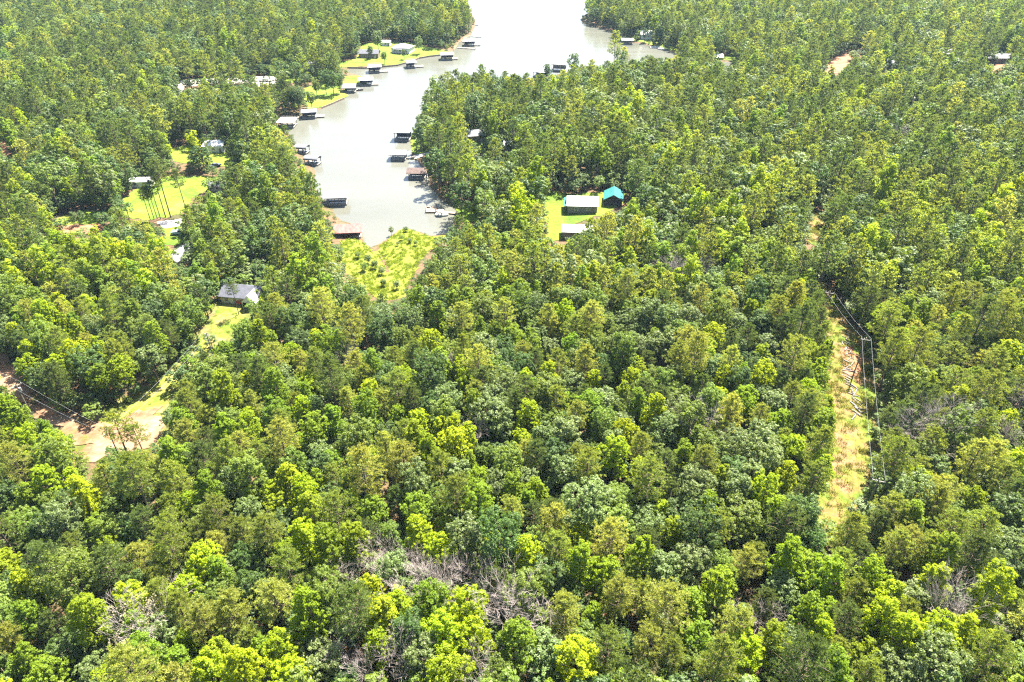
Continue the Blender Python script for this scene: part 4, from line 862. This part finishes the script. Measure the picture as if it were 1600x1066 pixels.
# single trees that stand free on the lawns and by the road: base pixel, kind, scale, shade, label
pv, pq, ptm = pine_parts(901, 20, 12.6, 3.2, 34, 6, 16, .5, .065); TALL = (ptm.mesh('slim_pine_trunk', M['bark']), crown_me('slim_pine_crown', pv, pq, M['pine_tree'][0][1]))
pv, pq, ptm = pine_parts(905, 15.5, 9.6, 3.0, 26, 6, 16, .5, .065); LONE = (ptm.mesh('lone_pine_trunk', M['bark']), crown_me('lone_pine_crown', pv, pq, M['pine_tree'][1][1]))
def free_tree(name, meshes, px, py, s, label, cat, group=None, rot=0, mat=None, sz=None, tilt=0):
    c = G(px, py); e = empty(name, (c.x, c.y, c.z - .1), rot, label, cat, group, (s, s, sz or s)); e.rotation_euler[0] = tilt
    for nm, me in zip(('trunk', 'crown'), meshes):
        o = bpy.data.objects.new(nm, me); COL.objects.link(o); o.parent = e
        if mat and nm == 'crown': o.material_slots[0].link = 'OBJECT'; o.material_slots[0].material = mat
for i, (a, b, s) in enumerate([(235, 344, .58), (241, 343, .62), (246, 342.5, .60), (251, 342, .70), (259, 340, .86), (267, 340, 1.05), (293, 336, .82)]):
    free_tree('slim_pine', TALL, a, b, s, 'slim high-crowned pine, %s from the left in the row on the pine lawn' % ORD[i], 'pine tree', 'slim pines on the lawn', i * 1.3)
free_tree('leaning_pine', LONE, 211, 738, 1.0, 'lone dark-trunked pine standing in the pale bend of the dirt road', 'pine tree', rot=.5)
free_tree('young_pine', LONE, 236, 735, .78, 'shorter pine just right of the lone pine at the road bend', 'pine tree', rot=2)
free_tree('young_pine', TALL, 373.5, 492, .52, 'small bare-stemmed pine on the weedy lawn before the grey-roofed house', 'pine tree', rot=1)
OK2 = [(p[0], p[1]) for p in PROTO['oak_tree']]; GK = [(p[0], p[1]) for p in PROTO['sweetgum_tree']]
for (a, b, s, ms, mi, lb) in [(632, 93, .42, 0, 0, 'small round dark tree in front of the lakeside house'), (655, 84, .66, 1, 1, 'pale round tree right of the lakeside house'), (601, 100, .55, 2, 0, 'narrow dark tree on the bright lawn left of the lakeside house'),
    (592, 84, .95, 3, 1, 'tall pale tree on the bright lawn near the brown cottage'), (580, 92, .6, 2, 0, 'dark tree in front of the brown cottage'), (522, 150, .85, 0, 0, 'large dark shade tree on the shaded lawn by the water'), (510, 148, .8, 1, 0, 'left shade tree of the group on the shaded lawn'),
    (532, 146, .7, 3, 0, 'right shade tree of the group beside the gabled boathouse'), (496, 152, .7, 2, 2, 'lighter shade tree at the back of the shaded lawn'), (470, 176, .8, 1, 0, 'dark shade tree above the walkway dock'), (460, 174, .8, 0, 0, 'shade tree left of the walkway dock'), (488, 172, .62, 3, 0, 'shade tree above the dark boathouse'),
    (895, 122, .95, 0, 0, 'tall isolated tree rising above the far docks'), (854, 128, .75, 2, 0, 'dark tree beside the pale-roofed far boathouse'), (972, 62, .75, 1, 1, 'leaning pale tree on the tip of the east shore lawn'), (1007, 66, .6, 0, 0, 'dark tree in the middle of the east shore lawn'), (1030, 70, .95, 2, 0, 'tall dark tree on the east shore lawn'), (1042, 76, .55, 3, 1, 'small tree at the right end of the east shore lawn'), (988, 58, .8, 3, 0, 'tree behind the small white boathouse on the east shore'), (1150, 97, .6, 0, 0, 'dark tree at the head of the inlet'), (612, 368, .22, 0, 2, 'low bush at the edge of the marsh by the creek')]:
    free_tree('shade_tree', OK2[ms], a, b, s, lb, 'tree', 'free-standing shoreline trees', a * .7, M['oak_tree'][mi][1])
# bushes in the marsh and on the verges
for i, (a, b, s, mi, lb) in enumerate([(634, 362, .20, 0, 'small conical bush at the tip of the marsh'), (628, 376, .20, 2, 'bush below the tip of the marsh'), (640, 380, .22, 1, 'pale bush in the middle of the marsh'), (650, 384, .2, 2, 'bush right of the pale marsh bush'), (622, 384, .17, 1, 'low pale bush beside the creek'),
    (575, 412, .30, 0, 'dark bush in the left half of the marsh'), (586, 420, .34, 2, 'large bush above the creek end'), (570, 424, .32, 2, 'large bush left of the creek end'), (597, 430, .3, 1, 'pale bush at the end of the creek'), (560, 404, .24, 2, 'bush near the plank walkway'), (600, 448, .3, 2, 'bush at the lower end of the marsh'), (620, 452, .3, 1, 'pale bush at the lower right of the marsh'),
    (204, 630, .18, 2, 'round bush left of the pair on the grassy track'), (192, 638, .15, 1, 'smaller round bush on the grassy track'), (384, 482, .24, 0, 'dark bush in front of the parked cars')]):
    free_tree('bush', OK2[i % 4], a, b, s, lb, 'bush', 'bushes in the open', i, M['oak_tree'][mi][1], s * .62)
# bare trees
BM = [(m.mesh('bare_trunk', M['dead']), m2.mesh('bare_crown', M['dead'])) for m, m2 in (bare_parts(21 + i, 14, (.62, .78, .52)[i]) for i in range(3))]
bl = {}
for i, (c, H, px, py) in enumerate(BARES):
    a, b, k, d = mark_label(px, py, 'grey leafless tree'); bl.setdefault((a, b, k), []).append((d, i))
BL = {}
for (a, b, k), L in bl.items():
    L.sort()
    for n, (d, i) in enumerate(L): BL[i] = a + (', nearest ' if n == 0 else ', ' + ORD[n] + ' nearest ') + b + ' ' + k
for i, (c, H, px, py) in enumerate(BARES):
    e = empty('bare_tree', (c.x, c.y, c.z), i * 1.9, BL[i], 'dead tree', 'leafless grey trees', (H / 14,) * 3)
    for nm, me in zip(('trunk', 'crown'), BM[i % 3]):
        o = bpy.data.objects.new(nm, me); COL.objects.link(o); o.parent = e
c = G(210, 975, 9); e = empty('half_bare_tree', (c.x, c.y, c.z), .4, 'half-bare tree with thin straw-coloured leaves low on the left', 'tree')
hv, hq, hl = broad_crown(777, 4.4, 4, 12.5, 11, 7, 16, .34, 0, .8)
BM[1][0] and [setattr(o, 'parent', e) or COL.objects.link(o) for o in (bpy.data.objects.new('trunk', BM[1][0]), bpy.data.objects.new('branches', BM[1][1]), bpy.data.objects.new('crown', crown_me('dry_crown', hv, hq, M['dry'])))]

# ------------------------------------------------------------------ far forest, undergrowth, weeds (nobody could count these)
def scatter(name, label, pts, idx, rot, scl, protos):
    me = bpy.data.meshes.new(name); me.vertices.add(len(pts)); me.vertices.foreach_set('co', np.asarray(pts, np.float32).ravel())
    for nm, ty, dat in (('pid', 'INT', np.asarray(idx, np.int32)), ('rotz', 'FLOAT_VECTOR', np.asarray(rot, np.float32)), ('siz', 'FLOAT_VECTOR', np.asarray(scl, np.float32))):
        at = me.attributes.new(nm, ty, 'POINT'); at.data.foreach_set('value' if ty == 'INT' else 'vector', dat.ravel())
    o = bpy.data.objects.new(name, me); COL.objects.link(o); tag(o, label, kind='stuff')
    ng = bpy.data.node_groups.new(name, 'GeometryNodeTree'); ng.interface.new_socket('Geometry', in_out='INPUT', socket_type='NodeSocketGeometry'); ng.interface.new_socket('Geometry', in_out='OUTPUT', socket_type='NodeSocketGeometry')
    n, l = ng.nodes, ng.links; gi = n.new('NodeGroupInput'); go = n.new('NodeGroupOutput'); jn = n.new('GeometryNodeJoinGeometry')
    def attr(nm, ty):
        a = n.new('GeometryNodeInputNamedAttribute'); a.data_type = ty; a.inputs[0].default_value = nm; return a.outputs[0]
    pid, rz, sz = attr('pid', 'INT'), attr('rotz', 'FLOAT_VECTOR'), attr('siz', 'FLOAT_VECTOR')
    eu = n.new('FunctionNodeEulerToRotation'); l.new(rz, eu.inputs[0])
    for k, p in enumerate(protos):
        if not (np.asarray(idx) == k).any(): continue
        oi = n.new('GeometryNodeObjectInfo'); oi.inputs['Object'].default_value = p; oi.inputs['As Instance'].default_value = True
        cp = n.new('FunctionNodeCompare'); cp.data_type = 'INT'; cp.operation = 'EQUAL'; l.new(pid, cp.inputs[2]); cp.inputs[3].default_value = k
        ip = n.new('GeometryNodeInstanceOnPoints'); l.new(gi.outputs[0], ip.inputs['Points']); l.new(cp.outputs[0], ip.inputs['Selection']); l.new(oi.outputs['Geometry'], ip.inputs['Instance']); l.new(eu.outputs[0], ip.inputs['Rotation']); l.new(sz, ip.inputs['Scale'])
        l.new(ip.outputs[0], jn.inputs[0])
    l.new(jn.outputs[0], go.inputs[0]); md = o.modifiers.new('scatter', 'NODES'); md.node_group = ng
    return o
KI = {'pine_tree': 0, 'oak_tree': 12, 'sweetgum_tree': 24}
allfar = [p[0] for k in ('pine_tree', 'oak_tree', 'sweetgum_tree') for p in FAR[k]]
scatter('forest', 'dense far forest of pines and broadleaf trees around the lake', [(t['x'], t['y'], t['z']) for t in REST], [KI[t['k']] + (t['v'] % 4) * 3 + t['sh'] for t in REST],
        [(0, 0, t['rot']) for t in REST], [(t['s'], t['s'], t['sz']) for t in REST], allfar)
# undergrowth
U = []
M_ = 90000
uy = (NR.uniform(0, 1, M_) ** .6) * 640 + 10; ux = NR.uniform(-1, 1, M_) * (uy * .84 + 55); up_ = np.stack([ux, uy], 1); us = lake_sd(up_); uz = height(up_, us)
uin = np.zeros(M_, bool)
for f, w in PATCH_W: uin |= f(up_, w)
ucell = set()
for i in range(M_):
    if us[i] < 1.2 or uin[i]: continue
    kk = (int(ux[i] // 2.8), int(uy[i] // 2.8))
    if kk in ucell: continue
    s = rng.uniform(.2, .5) * (1.0 if us[i] > 8 else .6); a, b, d = project(ux[i], uy[i], uz[i] + 15 * s)
    if dice(ux[i], uy[i]) < blocked(a, b): continue
    ucell.add(kk); U.append((ux[i], uy[i], uz[i] - .6 * s, s, rng.choices((12, 13, 14, 26, 15, 17, 24), (6, 1, 2, 1, 6, 2, 0) if uy[i] > 200 else (4, 2, 4, 3, 4, 3, 0))[0]))
scatter('undergrowth', 'shrubby undergrowth between the trunks', [(a, b, c) for a, b, c, s, k in U], [k for *_, k in U], [(0, 0, rng.uniform(0, 6.28)) for _ in U], [(s * 1.25, s * 1.25, s * .85) for a, b, c, s, k in U], allfar)
# tufts
def tuft(seed, n, h, w, spread):
    rg = np.random.default_rng(seed); e = sph(n, rg, 1.3); e[:, 2] = np.abs(e[:, 2]); b = np.c_[rg.normal(size=(n, 2)) * spread, np.zeros(n)]
    s = np.cross(e, rg.normal(size=(n, 3))); s /= np.linalg.norm(s, axis=1, keepdims=True); l = h * rg.uniform(.6, 1.2, (n, 1))
    return np.stack([b - s * w * .6, b + e * l * .5 + s * w, b + e * l, b + e * l * .5 - s * w], 1).reshape(-1, 3), np.arange(4 * n).reshape(-1, 4)
M['reed'] = leafmat('reeds', (.155, .20, .016), (.31, .37, .02), .42, .12); M['weed'] = leafmat('weeds', (.13, .13, .022), (.22, .20, .026), .4, .3); M['green_weed'] = leafmat('green_weeds', (.10, .13, .015), (.2, .23, .018), .4, .3)
TF = []
for i, (mk, h) in enumerate((('reed', 1.1), ('reed', .8), ('weed', .7), ('green_weed', .6))):
    V, Qd = tuft(i, 46, h, .05, .35); TF.append(bpy.data.objects.new('tuft', np_mesh('tuft', V, Qd, [M[mk]])))
def fill(pix, dens, ids, smin=.7, smax=1.4):
    w = np.array([tuple(G(px, py))[:2] for px, py in pix]); lo, hi = w.min(0), w.max(0); n = int((hi - lo).prod() * dens)
    p = NR.uniform(lo, hi, (n, 2)); p = p[inside_poly(p, w)]; sdp = lake_sd(p); p = p[sdp > .1]; z = height(p)
    clump = np.sin(p[:, 0] * .55 + 2 * np.sin(p[:, 1] * .3)) * np.sin(p[:, 1] * .6 + 1.3 * np.sin(p[:, 0] * .4)); keep = NR.uniform(-1.3, .9, len(p)) < clump; p, z = p[keep], z[keep]
    return [(x, y, q, rng.choice(ids), rng.uniform(smin, smax)) for (x, y), q in zip(p, z)]
W1 = [a for a in PATCHES if a[0] == 'marsh_grass_bed']; W2 = [a for a in PATCHES if a[0] == 'grass_strip']
for nm, lb, T in (('marsh_reeds', 'thick yellow-green reeds covering the marsh', fill(W1[0][2], 1.9, (0, 1, 1), .45, .85)), ('tall_weeds', 'straw and green weeds in the power-line clearing', sum([fill(a[2], .8, (2, 2, 3, 2), .5, 1.3) for a in W2], [])),
                  ('lawn_weeds', 'scattered weeds along the grassy track and lawn', sum([fill(a[2], .25, (3, 2, 3), .4, .9) for a in PATCHES if a[0] == 'grass_track' or 'weedy' in a[4]], []))):
    scatter(nm, lb, [(x, y, z) for x, y, z, k, s in T], [k for *_, k, s in T], [(0, 0, rng.uniform(0, 6.28)) for _ in T], [(s,) * 3 for *_, s in T], TF)

# ------------------------------------------------------------------ summer haze
hm = bpy.data.materials.new('haze_air'); hm.use_nodes = True; hn = hm.node_tree.nodes; hn.remove(hn['Principled BSDF'])
pvn = hn.new('ShaderNodeVolumePrincipled'); pvn.inputs['Color'].default_value = (.52, .75, 1, 1); pvn.inputs['Density'].default_value = .00005; pvn.inputs['Anisotropy'].default_value = .0
hm.node_tree.links.new(pvn.outputs[0], hn['Material Output'].inputs['Volume'])
hb_ = MB().box(0, 1000, -5, 3300, 2700, 115).build('haze', hm); tag(hb_, 'pale summer haze over the lake and forest', kind='stuff')
